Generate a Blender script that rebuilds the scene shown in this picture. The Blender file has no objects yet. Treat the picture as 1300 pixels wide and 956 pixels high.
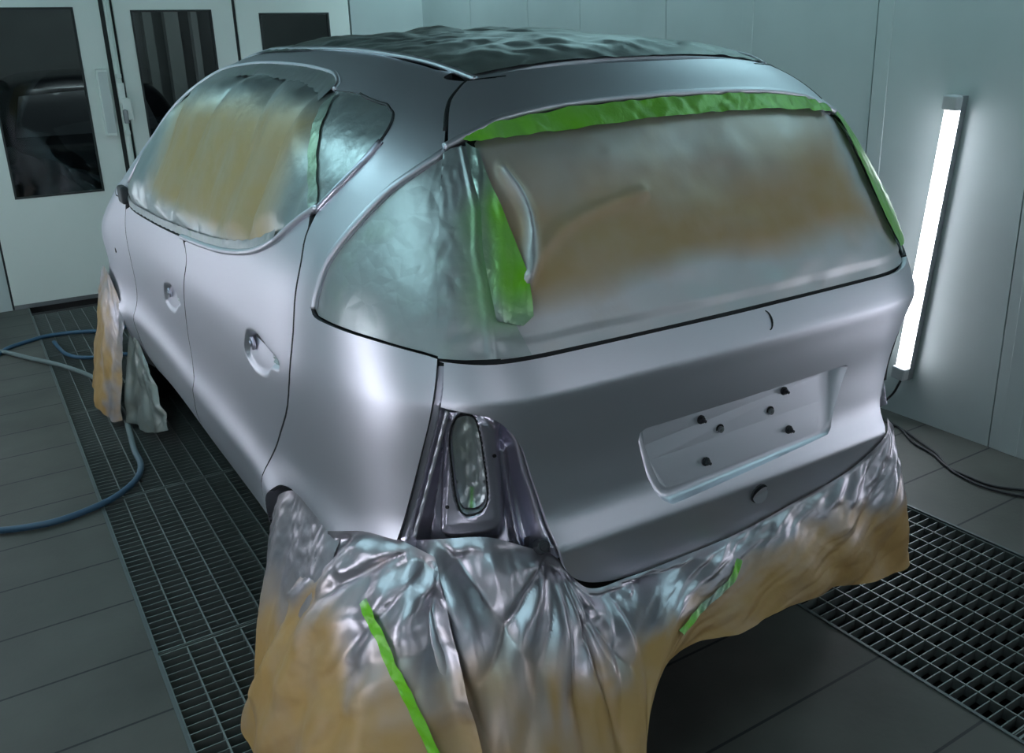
import bpy, bmesh, math, random
import numpy as np
from mathutils import Vector, Matrix
from mathutils.geometry import delaunay_2d_cdt
random.seed(4); rng = np.random.default_rng(4)
PI = math.pi
SC = bpy.context.scene; COL = SC.collection

# ------------------------------------------------------------------ camera, world, lights, exposure
cd = bpy.data.cameras.new('camera'); cam = bpy.data.objects.new('camera', cd); COL.objects.link(cam); SC.camera = cam
cd.sensor_width = 36; cd.lens = 1123.712/1300*36; cd.shift_y = -45/1300; cd.clip_start = .05; cd.clip_end = 60
_r = [(0.850930, -0.524141, -0.034563), (-0.189111, -0.244302, -0.951080), (0.490056, 0.815839, -0.307004)]
_m = Matrix(((_r[0][0], -_r[1][0], -_r[2][0], -1.3883), (_r[0][1], -_r[1][1], -_r[2][1], -1.91985),
             (_r[0][2], -_r[1][2], -_r[2][2], 1.55623), (0, 0, 0, 1)))
cam.matrix_world = _m
w = bpy.data.worlds.new('world'); SC.world = w; w.use_nodes = True
w.node_tree.nodes['Background'].inputs[0].default_value = (.5, .65, .7, 1); w.node_tree.nodes['Background'].inputs[1].default_value = .02
SC.view_settings.view_transform = 'Standard'; SC.view_settings.look = 'None'; SC.view_settings.gamma = 1
SC.view_settings.use_curve_mapping = False; SC.view_settings.exposure = 0.5
TUBE_POWER = 12.0          # emission of the wall tubes
CEIL_POWER = 6.2           # emission of the ceiling light boxes
CEIL_COL = (.56, .87, .96)
TUBE_COL = (.88, .90, 1.0)

# ------------------------------------------------------------------ small helpers
def spl(pts):
    pts = np.array(sorted(pts), float); x = pts[:, 0]; y = pts[:, 1]; n = len(x); h = np.diff(x)
    A = np.zeros((n, n)); b = np.zeros(n); A[0, 0] = A[-1, -1] = 1
    for i in range(1, n-1):
        A[i, i-1] = h[i-1]; A[i, i] = 2*(h[i-1]+h[i]); A[i, i+1] = h[i]
        b[i] = 6*((y[i+1]-y[i])/h[i]-(y[i]-y[i-1])/h[i-1])
    m = np.linalg.solve(A, b)
    s0 = (y[1]-y[0])/h[0]-h[0]*(2*m[0]+m[1])/6; s1 = (y[-1]-y[-2])/h[-1]+h[-1]*(m[-2]+2*m[-1])/6
    def f(q):
        q = np.asarray(q, float); i = np.clip(np.searchsorted(x, q)-1, 0, n-2); t = q-x[i]; H = h[i]
        bb = (y[i+1]-y[i])/H-H*(2*m[i]+m[i+1])/6
        r = y[i]+bb*t+m[i]/2*t*t+(m[i+1]-m[i])/(6*H)*t**3
        r = np.where(q < x[0], y[0]+s0*(q-x[0]), r)
        return np.where(q > x[-1], y[-1]+s1*(q-x[-1]), r)
    return f
def sst(a, b, x):
    t = np.clip((np.asarray(x, float)-a)/(b-a), 0, 1); return t*t*(3-2*t)
def vnoise(x, y, seed=0):
    x = np.asarray(x, float); y = np.asarray(y, float)
    xi = np.floor(x).astype(int); yi = np.floor(y).astype(int); fx = x-xi; fy = y-yi
    fx = fx*fx*fx*(fx*(fx*6-15)+10); fy = fy*fy*fy*(fy*(fy*6-15)+10)
    def h(a, b):
        v = np.sin(a*127.1+b*311.7+seed*74.7)*43758.5453; return v-np.floor(v)
    return (h(xi, yi)*(1-fx)+h(xi+1, yi)*fx)*(1-fy)+(h(xi, yi+1)*(1-fx)+h(xi+1, yi+1)*fx)*fy-.5
def fbm(x, y, seed=0, o=3):
    return sum(vnoise(x*2**k, y*2**k, seed+k*5)/2**k for k in range(o))
def crumple(x, y, scale, seed=0, n=6):
    """sharp folded paper relief, roughly -1..1; x, y in metres, scale = fold size"""
    rs = np.random.default_rng(seed); out = 0; tot = 0
    wx = x+scale*.8*fbm(x/scale*.6, y/scale*.6, seed+1, 2); wy = y+scale*.8*fbm(x/scale*.6+9, y/scale*.6, seed+2, 2)
    for k in range(n):
        a = rs.uniform(0, PI); s = scale*rs.uniform(.7, 2.); p = rs.uniform(0, 1)
        t = (wx*math.cos(a)+wy*math.sin(a))/s+p; tri = np.abs((t-np.floor(t))-.5)*4-1
        amp = s*(vnoise(x/scale*.35, y/scale*.35, seed+40+k)+.5)
        out = out+tri*amp; tot += s*.5
    return out/tot

# ------------------------------------------------------------------ body surface: an implicit hull shaped by profile curves
XS = spl([(.20, .775), (.32, .83), (.41, .856), (.49, .870), (.535, .873), (.575, .860), (.63, .850), (.73, .853), (.85, .865), (.95, .869),
          (1.03, .860), (1.10, .847), (1.19, .812), (1.31, .752), (1.43, .692), (1.53, .622), (1.63, .5409)])
XT = spl([(-.65, .125), (-.4, .055), (-.2, .0), (.1, -.010), (.5, 0), (1.2, 0), (1.8, .0), (2.1, -.012), (2.4, -.035), (2.7, -.025), (3.0, .04), (3.3, .13), (3.5, .22)])
YR = spl([(.20, -.50), (.37, -.575), (.46, -.606), (.53, -.619), (.585, -.6282), (.598, -.6295), (.607, -.6265), (.620, -.619), (.645, -.604), (.70, -.594), (.78, -.594), (.86, -.603),
          (.90, -.6075), (.926, -.6105), (.936, -.610), (.946, -.606), (.965, -.597), (1.0, -.580), (1.07, -.547), (1.17, -.502), (1.32, -.427), (1.45, -.357), (1.55, -.302), (1.63, -.252)])
ZR = spl([(-.5, 1.48), (-.3, 1.54), (-.1, 1.574), (.2, 1.605), (.6, 1.624), (1.0, 1.629), (1.35, 1.621), (1.65, 1.562), (1.95, 1.415),
          (2.25, 1.241), (2.5, 1.12), (2.8, 1.04), (3.1, .96), (3.35, .83), (3.5, .66)])
def smax(a, b, k):
    h = np.clip(.5+.5*(a-b)/k, 0, 1); return b+(a-b)*h+k*h*(1-h)
ARCHES = ((-.10, .245), (2.56, .245)); ARCH_R = .365
def F(P):
    x = np.abs(P[..., 0]); y = P[..., 1]; z = P[..., 2]
    hw = XS(z)-XT(y)
    for cy, cz in ARCHES:
        r = np.sqrt((y-cy)**2+(z-cz)**2); hw = hw+.012*np.exp(-((r-ARCH_R)/.05)**2)
    gs = (x-hw)/1.08
    gr = (YR(z)+.0364*x*x-y)/1.08
    gz = (z-(ZR(y)-.16*x*x))/1.05
    gf = y-(3.34-.25*x*x-.5*(z-.57)**2)
    return smax(smax(smax(gs, gr, .26), gz, .16), gf, .25)
def gradF(P):
    e = 2e-3; g = np.stack([F(P+np.eye(3)[k]*e)-F(P-np.eye(3)[k]*e) for k in range(3)], -1)
    return g/np.maximum(np.linalg.norm(g, axis=-1, keepdims=True), 1e-9)
HX, YA, YB, RR = .45, -.15, 2.6, .4
UQ = RR*PI/2
UC = YA-UQ-HX                                     # chart coordinate of the rear centre line
def chart(u, z):
    """u runs along the left side (u = y), round the rear corner and across the back; returns points on the hull"""
    u = np.asarray(u, float); z = np.asarray(z, float)+0*u
    ox = np.full(u.shape, -HX); oy = np.clip(u, YA, YB); dx = np.full(u.shape, -1.); dy = np.zeros(u.shape)
    c = (u < YA) & (u >= YA-UQ); th = (YA-u)/RR
    dx = np.where(c, -np.cos(th), dx); dy = np.where(c, -np.sin(th), dy)
    b = (u < YA-UQ) & (u >= YA-UQ-2*HX); ox = np.where(b, -HX+(YA-UQ-u), ox); dx = np.where(b, 0, dx); dy = np.where(b, -1, dy)
    d = u < YA-UQ-2*HX; th = (YA-UQ-2*HX-u)/RR; ox = np.where(d, HX, ox)
    dx = np.where(d, np.sin(th), dx); dy = np.where(d, -np.cos(th), dy)
    f = u > YB; th = (u-YB)/RR; dx = np.where(f, -np.cos(th), dx); dy = np.where(f, np.sin(th), dy)
    O = np.stack([ox, oy, z], -1); D = np.stack([dx, dy, 0*z], -1)
    lo = np.full(u.shape, -.25); hi = np.full(u.shape, 1.3)
    for _ in range(26):
        m = (lo+hi)/2; ins = F(O+D*m[..., None]) <= 0
        lo = np.where(ins, m, lo); hi = np.where(ins, hi, m)
    return O+D*lo[..., None]
def roofz(x, y):
    x = np.asarray(x, float); y = np.asarray(y, float); lo = np.full(x.shape, .3); hi = np.full(x.shape, 2.)
    for _ in range(26):
        m = (lo+hi)/2; ins = F(np.stack([x, y, m], -1)) <= 0
        lo = np.where(ins, m, lo); hi = np.where(ins, hi, m)
    return np.stack([x, y, lo], -1)

# ------------------------------------------------------------------ materials
def lin(c): return tuple(((v/12.92) if v <= .04045 else ((v+.055)/1.055)**2.4) for v in c)
def new_mat(name):
    m = bpy.data.materials.new(name); m.use_nodes = True; return m, m.node_tree.nodes, m.node_tree.links, m.node_tree.nodes['Principled BSDF']
def pmat(name, col, rough=.5, metal=0., bump=0., bscale=40, var=0., vscale=3, coat=0., spec=.5):
    m, N, L, B = new_mat(name)
    B.inputs['Base Color'].default_value = (*col, 1); B.inputs['Roughness'].default_value = rough; B.inputs['Metallic'].default_value = metal
    B.inputs['Coat Weight'].default_value = coat; B.inputs['Specular IOR Level'].default_value = spec
    tc = N.new('ShaderNodeTexCoord')
    if var:
        t = N.new('ShaderNodeTexNoise'); t.inputs['Scale'].default_value = vscale; t.inputs['Detail'].default_value = 6
        L.new(tc.outputs['Object'], t.inputs['Vector'])
        mx = N.new('ShaderNodeMix'); mx.data_type = 'RGBA'
        mx.inputs[6].default_value = (*[v*(1-var) for v in col], 1); mx.inputs[7].default_value = (*[min(1, v*(1+var)) for v in col], 1)
        L.new(t.outputs['Fac'], mx.inputs[0]); L.new(mx.outputs[2], B.inputs['Base Color'])
    if bump:
        t = N.new('ShaderNodeTexNoise'); t.inputs['Scale'].default_value = bscale; t.inputs['Detail'].default_value = 5
        L.new(tc.outputs['Object'], t.inputs['Vector'])
        b = N.new('ShaderNodeBump'); b.inputs['Strength'].default_value = bump; b.inputs['Distance'].default_value = .01
        L.new(t.outputs['Fac'], b.inputs['Height']); L.new(b.outputs['Normal'], B.inputs['Normal'])
    return m
def emis(name, col, s):
    m = bpy.data.materials.new(name); m.use_nodes = True; N = m.node_tree.nodes; N.clear()
    e = N.new('ShaderNodeEmission'); e.inputs[0].default_value = (*col, 1); e.inputs[1].default_value = s
    o = N.new('ShaderNodeOutputMaterial'); m.node_tree.links.new(e.outputs[0], o.inputs[0]); return m
def mask_mat(name, under=(.40, .27, .12), silver=(.60, .62, .62), rs=.34, ru=.5, bump=.35, bscale=22, ms=.85, crinkle=0.):
    """paper, film or tape dusted with silver paint: attribute 'spray' says how much paint landed"""
    m, N, L, B = new_mat(name)
    at = N.new('ShaderNodeAttribute'); at.attribute_name = 'spray'
    tc = N.new('ShaderNodeTexCoord')
    n = N.new('ShaderNodeTexNoise'); n.inputs['Scale'].default_value = 9; n.inputs['Detail'].default_value = 7; L.new(tc.outputs['Object'], n.inputs['Vector'])
    a = N.new('ShaderNodeMath'); a.operation = 'MULTIPLY_ADD'; a.inputs[1].default_value = .5; a.inputs[2].default_value = -.25; L.new(n.outputs['Fac'], a.inputs[0])
    s = N.new('ShaderNodeMath'); s.operation = 'ADD'; s.use_clamp = True; L.new(at.outputs['Fac'], s.inputs[0]); L.new(a.outputs[0], s.inputs[1])
    mx = N.new('ShaderNodeMix'); mx.data_type = 'RGBA'; mx.inputs[6].default_value = (*under, 1); mx.inputs[7].default_value = (*silver, 1)
    L.new(s.outputs[0], mx.inputs[0]); L.new(mx.outputs[2], B.inputs['Base Color'])
    mr = N.new('ShaderNodeMapRange'); mr.inputs[3].default_value = ru; mr.inputs[4].default_value = rs; L.new(s.outputs[0], mr.inputs[0]); L.new(mr.outputs[0], B.inputs['Roughness'])
    mm = N.new('ShaderNodeMath'); mm.operation = 'MULTIPLY'; mm.inputs[1].default_value = ms; L.new(s.outputs[0], mm.inputs[0]); L.new(mm.outputs[0], B.inputs['Metallic'])
    t = N.new('ShaderNodeTexNoise'); t.inputs['Scale'].default_value = bscale; t.inputs['Detail'].default_value = 4; t.inputs['Roughness'].default_value = .45; t.inputs['Distortion'].default_value = 1.2
    L.new(tc.outputs['Object'], t.inputs['Vector'])
    b = N.new('ShaderNodeBump'); b.inputs['Strength'].default_value = bump; b.inputs['Distance'].default_value = .01; L.new(t.outputs['Fac'], b.inputs['Height'])
    last = b; t.inputs['Distortion'].default_value = .3
    if crinkle:
        v = N.new('ShaderNodeTexVoronoi'); v.feature = 'DISTANCE_TO_EDGE'; v.inputs['Scale'].default_value = 26
        L.new(tc.outputs['Object'], v.inputs['Vector'])
        b2 = N.new('ShaderNodeBump'); b2.inputs['Strength'].default_value = crinkle; b2.inputs['Distance'].default_value = .01
        L.new(v.outputs['Distance'], b2.inputs['Height']); L.new(b.outputs['Normal'], b2.inputs['Normal']); last = b2
    L.new(last.outputs['Normal'], B.inputs['Normal'])
    return m
M = {}
M['paint'] = pmat('silver_basecoat', (.77, .77, .84), .41, .96)
M['paint_in'] = pmat('silver_overspray_metal', (.62, .60, .70), .30, .9, bump=.05, bscale=30)
M['black_hole'] = pmat('black_hole', (.006, .006, .008), .6)
M['dark_shell'] = pmat('gap_shade_shell', (.035, .037, .042), .6)  # dark colour stands in for the shade inside the panel gaps
M['rubber_and_shade'] = pmat('dark_rubber_and_gap_shade', (.03, .033, .038), .45)
M['kraft'] = mask_mat('kraft_paper_with_overspray', under=(.52, .34, .14), silver=(.66, .66, .68), rs=.46, bump=.2, bscale=9)
M['kraft_skirt'] = mask_mat('kraft_skirt_paper', under=(.46, .28, .10), silver=(.52, .50, .55), rs=.34, bump=.25, bscale=14)
M['film'] = mask_mat('silvered_masking_film', under=(.50, .36, .15), silver=(.50, .57, .58), rs=.30, bump=.4, bscale=16)
M['foil'] = mask_mat('silvered_foil_tape', under=(.14, .50, .05), silver=(.50, .54, .55), rs=.38, bump=.08, bscale=20, crinkle=.10)
M['green'] = mask_mat('green_masking_tape', under=(.20, .62, .012), silver=(.50, .62, .55), rs=.3, ru=.33, bump=.4, bscale=30)
M['roofpaper'] = mask_mat('roof_masking_sheet', under=(.12, .11, .07), silver=(.28, .34, .34), rs=.3, bump=.25, bscale=12)
M['steel'] = pmat('galvanised_grate_steel', (.20, .23, .22), .45, .6, var=.25, vscale=5)
M['grate_edge'] = pmat('grate_frame_steel', (.13, .15, .15), .5, .6)
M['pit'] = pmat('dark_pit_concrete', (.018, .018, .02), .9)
M['white_metal'] = pmat('white_powder_coat', (.80, .86, .81), .42, var=.05, vscale=2)
M['grey_metal'] = pmat('grey_cast_metal', (.30, .32, .33), .4, .7)
M['seam'] = pmat('dark_door_gasket', (.03, .035, .035), .6)
M['hose_blue'] = pmat('blue_air_hose', (.035, .10, .17), .45, var=.2)
M['hose_grey'] = pmat('grey_green_air_hose', (.16, .20, .20), .5, var=.2)
M['cable'] = pmat('black_cable', (.012, .012, .014), .45)
M['cap'] = pmat('brushed_end_cap', (.55, .57, .58), .4, .3)
M['tube'] = emis('tube_glow', TUBE_COL, TUBE_POWER)
M['ceil_light'] = emis('ceiling_glow', CEIL_COL, CEIL_POWER)
M['car_black'] = pmat('black_car_paint', (.006, .007, .009), .22, .2, coat=.6)
M['plastic_sheet'] = pmat('crumpled_plastic_sheet', (.05, .06, .07), .12, .3, bump=1., bscale=9)
def wall_mat():
    m, N, L, B = new_mat('booth_wall_panels')
    tc = N.new('ShaderNodeTexCoord'); n = N.new('ShaderNodeTexNoise'); n.inputs['Scale'].default_value = 1.6; n.inputs['Detail'].default_value = 7
    L.new(tc.outputs['Object'], n.inputs['Vector'])
    r = N.new('ShaderNodeValToRGB'); r.color_ramp.elements[0].position = .3; r.color_ramp.elements[1].position = .7
    r.color_ramp.elements[0].color = (.47, .54, .53, 1); r.color_ramp.elements[1].color = (.56, .63, .62, 1)
    L.new(n.outputs['Fac'], r.inputs[0]); L.new(r.outputs[0], B.inputs['Base Color'])
    B.inputs['Roughness'].default_value = .38
    return m
M['wall'] = wall_mat()
def floor_mat():
    m, N, L, B = new_mat('concrete_floor_tiles')
    g = N.new('ShaderNodeNewGeometry'); sp = N.new('ShaderNodeSeparateXYZ'); L.new(g.outputs['Position'], sp.inputs[0])
    def line(out, off, pitch, wd):
        a = N.new('ShaderNodeMath'); a.operation = 'SUBTRACT'; a.inputs[1].default_value = off; L.new(out, a.inputs[0])
        b = N.new('ShaderNodeMath'); b.operation = 'DIVIDE'; b.inputs[1].default_value = pitch; L.new(a.outputs[0], b.inputs[0])
        c = N.new('ShaderNodeMath'); c.operation = 'PINGPONG'; c.inputs[1].default_value = .5; L.new(b.outputs[0], c.inputs[0])
        d = N.new('ShaderNodeMath'); d.operation = 'LESS_THAN'; d.inputs[1].default_value = wd/pitch/2; L.new(c.outputs[0], d.inputs[0]); return d
    a = line(sp.outputs[1], .435, .2875, .0075)
    n = N.new('ShaderNodeTexNoise'); n.inputs['Scale'].default_value = 2.3; n.inputs['Detail'].default_value = 9; L.new(g.outputs['Position'], n.inputs['Vector'])
    r = N.new('ShaderNodeValToRGB'); r.color_ramp.elements[0].position = .35; r.color_ramp.elements[1].position = .68
    r.color_ramp.elements[0].color = (.060, .062, .054, 1); r.color_ramp.elements[1].color = (.098, .100, .088, 1)
    L.new(n.outputs['Fac'], r.inputs[0])
    mx = N.new('ShaderNodeMix'); mx.data_type = 'RGBA'; mx.inputs[7].default_value = (.012, .013, .016, 1)
    L.new(a.outputs[0], mx.inputs[0]); L.new(r.outputs[0], mx.inputs[6]); L.new(mx.outputs[2], B.inputs['Base Color'])
    B.inputs['Roughness'].default_value = .62
    t = N.new('ShaderNodeTexNoise'); t.inputs['Scale'].default_value = 60; t.inputs['Detail'].default_value = 4; L.new(g.outputs['Position'], t.inputs['Vector'])
    b = N.new('ShaderNodeBump'); b.inputs['Strength'].default_value = .15; b.inputs['Distance'].default_value = .004; L.new(t.outputs['Fac'], b.inputs['Height']); L.new(b.outputs['Normal'], B.inputs['Normal'])
    return m
M['floor'] = floor_mat()
def glass_mat():
    m, N, L, B = new_mat('booth_window_glass')
    B.inputs['Base Color'].default_value = (.75, .85, .85, 1); B.inputs['Transmission Weight'].default_value = 1; B.inputs['Roughness'].default_value = .02; B.inputs['IOR'].default_value = 1.3
    return m
M['glass'] = glass_mat()

# ------------------------------------------------------------------ object helpers
def link(name, me, mats, parent=None, label=None, cat=None, group=None, kind=None):
    o = bpy.data.objects.new(name, me); COL.objects.link(o)
    if me is not None:
        for mm in (mats if isinstance(mats, (list, tuple)) else [mats]): me.materials.append(mm)
    if parent is not None: o.parent = parent
    if label: o['label'] = label
    if cat: o['category'] = cat
    if group: o['group'] = group
    if kind: o['kind'] = kind
    return o
def thing(name, label, cat, loc=(0, 0, 0), group=None):
    o = bpy.data.objects.new(name, None); COL.objects.link(o); o.location = loc; o['label'] = label; o['category'] = cat
    o.empty_display_size = .1
    if group: o['group'] = group
    return o
def mesh_np(name, V, Fc, smooth=True):
    me = bpy.data.meshes.new(name); me.from_pydata([tuple(map(float, v)) for v in V], [], [tuple(int(i) for i in f) for f in Fc]); me.update()
    if smooth: me.polygons.foreach_set('use_smooth', [True]*len(me.polygons))
    return me
def box(bm, c, s, rot=None):
    r = bmesh.ops.create_cube(bm, size=1); M4 = Matrix.Translation(c) @ (rot or Matrix.Identity(4)) @ Matrix.Diagonal((*s, 1))
    bmesh.ops.transform(bm, matrix=M4, verts=r['verts']); return r['verts']
def bx(bm, x0, x1, y0, y1, z0, z1): return box(bm, ((x0+x1)/2, (y0+y1)/2, (z0+z1)/2), (abs(x1-x0), abs(y1-y0), abs(z1-z0)))
def bm_obj(name, bm, mats, parent=None, bevel=0, smooth=False, **k):
    me = bpy.data.meshes.new(name); bm.to_mesh(me); bm.free()
    if smooth: me.polygons.foreach_set('use_smooth', [True]*len(me.polygons))
    o = link(name, me, mats, parent, **k)
    if bevel:
        b = o.modifiers.new('bevel', 'BEVEL'); b.width = bevel; b.segments = 2; b.limit_method = 'ANGLE'
    return o
def cyl(bm, a, b, r, seg=16, r2=None):
    a = Vector(a); b = Vector(b); d = b-a; q = Vector((0, 0, 1)).rotation_difference(d).to_matrix().to_4x4()
    res = bmesh.ops.create_cone(bm, cap_ends=True, segments=seg, radius1=r, radius2=r if r2 is None else r2, depth=d.length)
    bmesh.ops.transform(bm, matrix=Matrix.Translation((a+b)/2) @ q, verts=res['verts']); return res['verts']
def catmull(P, n):
    P = np.asarray(P, float); out = []
    Q = np.vstack([2*P[0]-P[1], P, 2*P[-1]-P[-2]])
    for i in range(1, len(Q)-2):
        for t in np.linspace(0, 1, n, endpoint=False):
            out.append(.5*((2*Q[i])+(-Q[i-1]+Q[i+1])*t+(2*Q[i-1]-5*Q[i]+4*Q[i+1]-Q[i+2])*t*t+(-Q[i-1]+3*Q[i]-3*Q[i+1]+Q[i+2])*t**3))
    out.append(P[-1]); return np.array(out)
def sweep(name, path, r, mat, parent=None, seg=10, flat=1., **k):
    """round bar along a path; r a number or per-point radii"""
    P = np.asarray(path, float); n = len(P); rr = np.full(n, r) if np.isscalar(r) else np.asarray(r)
    T = np.gradient(P, axis=0); T /= np.linalg.norm(T, axis=1)[:, None]
    ref = np.array([0, 0, 1.]) if abs(T[0][2]) < .9 else np.array([1., 0, 0])
    V = []; Fc = []; A = np.cross(T[0], ref); A /= np.linalg.norm(A)
    for i in range(n):
        A = A-T[i]*np.dot(A, T[i]); A /= np.linalg.norm(A); B = np.cross(T[i], A)
        for j in range(seg):
            t = 2*PI*j/seg; V.append(P[i]+(A*math.cos(t)+B*math.sin(t)*flat)*rr[i])
    for i in range(n-1):
        for j in range(seg):
            a = i*seg+j; b = i*seg+(j+1) % seg; Fc.append((a, b, b+seg, a+seg))
    Fc.append(tuple(range(seg))[::-1]); Fc.append(tuple(range((n-1)*seg, n*seg)))
    return link(name, mesh_np(name, V, Fc), mat, parent, **k)

# ------------------------------------------------------------------ polygons in a chart, meshed and lifted onto the hull
def resample(L, step, closed=True):
    L = [np.array(p, float) for p in L]
    if closed: L = L+[L[0]]
    out = []
    for a, b in zip(L[:-1], L[1:]):
        n = max(1, int(round(np.linalg.norm(b-a)/step)))
        for i in range(n): out.append(a+(b-a)*i/n)
    if not closed: out.append(L[-1])
    return np.array(out)
def smooth_curve(L, k=6):
    return catmull(L, k)
def inpoly(X, Y, poly):
    c = np.zeros(X.shape, bool); n = len(poly)
    for i in range(n):
        x1, y1 = poly[i]; x2, y2 = poly[(i+1) % n]
        if y1 == y2: continue
        m = ((y1 > Y) != (y2 > Y)) & (X < (x2-x1)*(Y-y1)/(y2-y1)+x1); c ^= m
    return c
def pdist(X, Y, poly, closed=True):
    d = np.full(X.shape, 1e9); n = len(poly)
    for i in range(n if closed else n-1):
        a = np.array(poly[i]); b = np.array(poly[(i+1) % n]); ab = b-a; L2 = max(ab@ab, 1e-12)
        t = np.clip(((X-a[0])*ab[0]+(Y-a[1])*ab[1])/L2, 0, 1)
        d = np.minimum(d, np.hypot(X-a[0]-ab[0]*t, Y-a[1]-ab[1]*t))
    return d
def mesh_poly(poly, step, holes=(), refine=()):
    """triangulate polygon with interior points; returns points2d, tris, boundary loops"""
    loops = []; pts = []
    B = resample(poly, step); loops.append(list(range(len(B)))); pts += list(B)
    for h in holes:
        H = resample(h, step); loops.append(list(range(len(pts), len(pts)+len(H)))); pts += list(H)
    lo = B.min(0); hi = B.max(0)
    def grid(lo, hi, st):
        xs = np.arange(lo[0], hi[0]+st, st); ys = np.arange(lo[1], hi[1]+st*.866, st*.866)
        X, Y = np.meshgrid(xs, ys); X = X+(np.arange(len(ys)) % 2)[:, None]*st/2; return X.ravel(), Y.ravel()
    X, Y = grid(lo, hi, step); keep = inpoly(X, Y, B) & (pdist(X, Y, B) > step*.45)
    for h in holes: keep &= ~inpoly(X, Y, h) & (pdist(X, Y, h) > step*.45)
    for (x0, x1, y0, y1, st) in refine: keep &= ~((X > x0) & (X < x1) & (Y > y0) & (Y < y1))
    G = [np.stack([X[keep], Y[keep]], 1)]
    for (x0, x1, y0, y1, st) in refine:
        X, Y = grid((x0, y0), (x1, y1), st); k = inpoly(X, Y, B) & (pdist(X, Y, B) > st*.6)
        for h in holes: k &= ~inpoly(X, Y, h) & (pdist(X, Y, h) > st*.6)
        G.append(np.stack([X[k], Y[k]], 1))
    allp = np.vstack([np.array(pts)]+G)
    edges = []
    for lp in loops: edges += [(lp[i], lp[(i+1) % len(lp)]) for i in range(len(lp))]
    vv, ee, ff, ov, oe, of = delaunay_2d_cdt([Vector(map(float, p)) for p in allp], edges, [], 0, 1e-7)
    V = np.array([tuple(v) for v in vv]); T = np.array([f for f in ff if len(f) == 3])
    cx = V[T].mean(1); k = inpoly(cx[:, 0], cx[:, 1], B)
    for h in holes: k &= ~inpoly(cx[:, 0], cx[:, 1], h)
    T = T[k]
    # boundary edges from triangles
    from collections import Counter
    cnt = Counter()
    for t in T:
        for a, b in ((t[0], t[1]), (t[1], t[2]), (t[2], t[0])): cnt[(min(a, b), max(a, b))] += 1
    bd = []
    for t in T:
        for a, b in ((t[0], t[1]), (t[1], t[2]), (t[2], t[0])):
            if cnt[(min(a, b), max(a, b))] == 1: bd.append((a, b))
    return V, T, bd
MIRROR = False
def panel(name, poly, parent, mat, step=.02, holes=(), refine=(), pos=None, off=0., disp=None, flange=.014, spray=None, gap_shade=False, label=None, mirror=False, cat=None, group=None):
    """sheet following the hull; disp(u, z) pushes it out along the hull normal; flange turns its edges inwards"""
    pos = pos or chart
    V2, T, bd = mesh_poly(poly, step, holes, refine)
    P0 = pos(V2[:, 0], V2[:, 1]); N0 = gradF(P0)
    d = np.full(len(V2), off, float)
    if disp is not None: d = d+disp(V2[:, 0], V2[:, 1])
    P = P0+N0*d[:, None]
    # orient triangles outward
    a, b, c = P[T[:, 0]], P[T[:, 1]], P[T[:, 2]]
    flip = (np.cross(b-a, c-a)*N0[T].mean(1)).sum(1) < 0
    T = T.copy(); T[flip] = T[flip][:, ::-1]
    # smooth vertex normals
    if disp is None: Nv = N0.copy()
    else:
        a, b, c = P[T[:, 0]], P[T[:, 1]], P[T[:, 2]]; fn = np.cross(b-a, c-a); Nv = np.zeros_like(P)
        for k in range(3): np.add.at(Nv, T[:, k], fn)
        Nv /= np.maximum(np.linalg.norm(Nv, axis=1), 1e-12)[:, None]
    Vs = list(P); Ns = list(Nv); Fc = [tuple(t) for t in T]; sp = list(spray(V2[:, 0], V2[:, 1])) if spray is not None else None
    if flange:
        base = len(Vs)
        tri_dir = set()
        for t in T:
            for x, y in ((t[0], t[1]), (t[1], t[2]), (t[2], t[0])): tri_dir.add((x, y))
        for (i, j) in bd:
            if (i, j) not in tri_dir: i, j = j, i
            e = P[j]-P[i]; n = (Nv[i]+Nv[j])/2; on = np.cross(e, n); on /= max(np.linalg.norm(on), 1e-12)
            k = len(Vs)
            for q, (pt, nn, dd) in enumerate(((i, .7*Nv[i]+.7*on, 0), (j, .7*Nv[j]+.7*on, 0), (j, on, flange), (i, on, flange))):
                Vs.append(P[pt]-N0[pt]*dd); Ns.append(nn/np.linalg.norm(nn))
                if sp is not None: sp.append(sp[pt])
            Fc.append((k+1, k, k+3, k+2))
    Vs = np.array(Vs); Ns = np.array(Ns)
    def build(Vs, Ns, Fc, nm):
        me = mesh_np(nm, Vs, Fc); me.polygons.foreach_set('material_index', [0 if len(f) == 3 else 1 for f in Fc]) if flange and gap_shade else None; me.normals_split_custom_set_from_vertices([tuple(n) for n in Ns])
        if sp is not None:
            at = me.attributes.new('spray', 'FLOAT', 'POINT'); at.data.foreach_set('value', np.clip(np.array(sp, float), 0, 1))
        return me
    mats = [mat, M['rubber_and_shade']] if gap_shade and flange else mat  # dark edge faces paint in the shade of the panel gaps
    o = link(name, build(Vs, Ns, Fc, name), mats, parent, label=label, cat=cat, group=group)
    if mirror:
        s = np.array([-1, 1, 1]); link(name, build(Vs*s, Ns*s, [f[::-1] for f in Fc], name), mats, parent)
    return o
def linesegs(name, uz, parent, mat, r=.004, off=0., pos=None, flat=1., mirror=False, **k):
    uz = resample(smooth_curve(uz, 5), .012, closed=False); P = (pos or chart)(uz[:, 0], uz[:, 1]); P = P+gradF(P)*off
    o = sweep(name, P, r, mat, parent, seg=8, flat=flat, **k)
    if mirror: sweep(name, P*np.array([-1, 1, 1]), r, mat, parent, seg=8, flat=flat)
    return o

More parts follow.
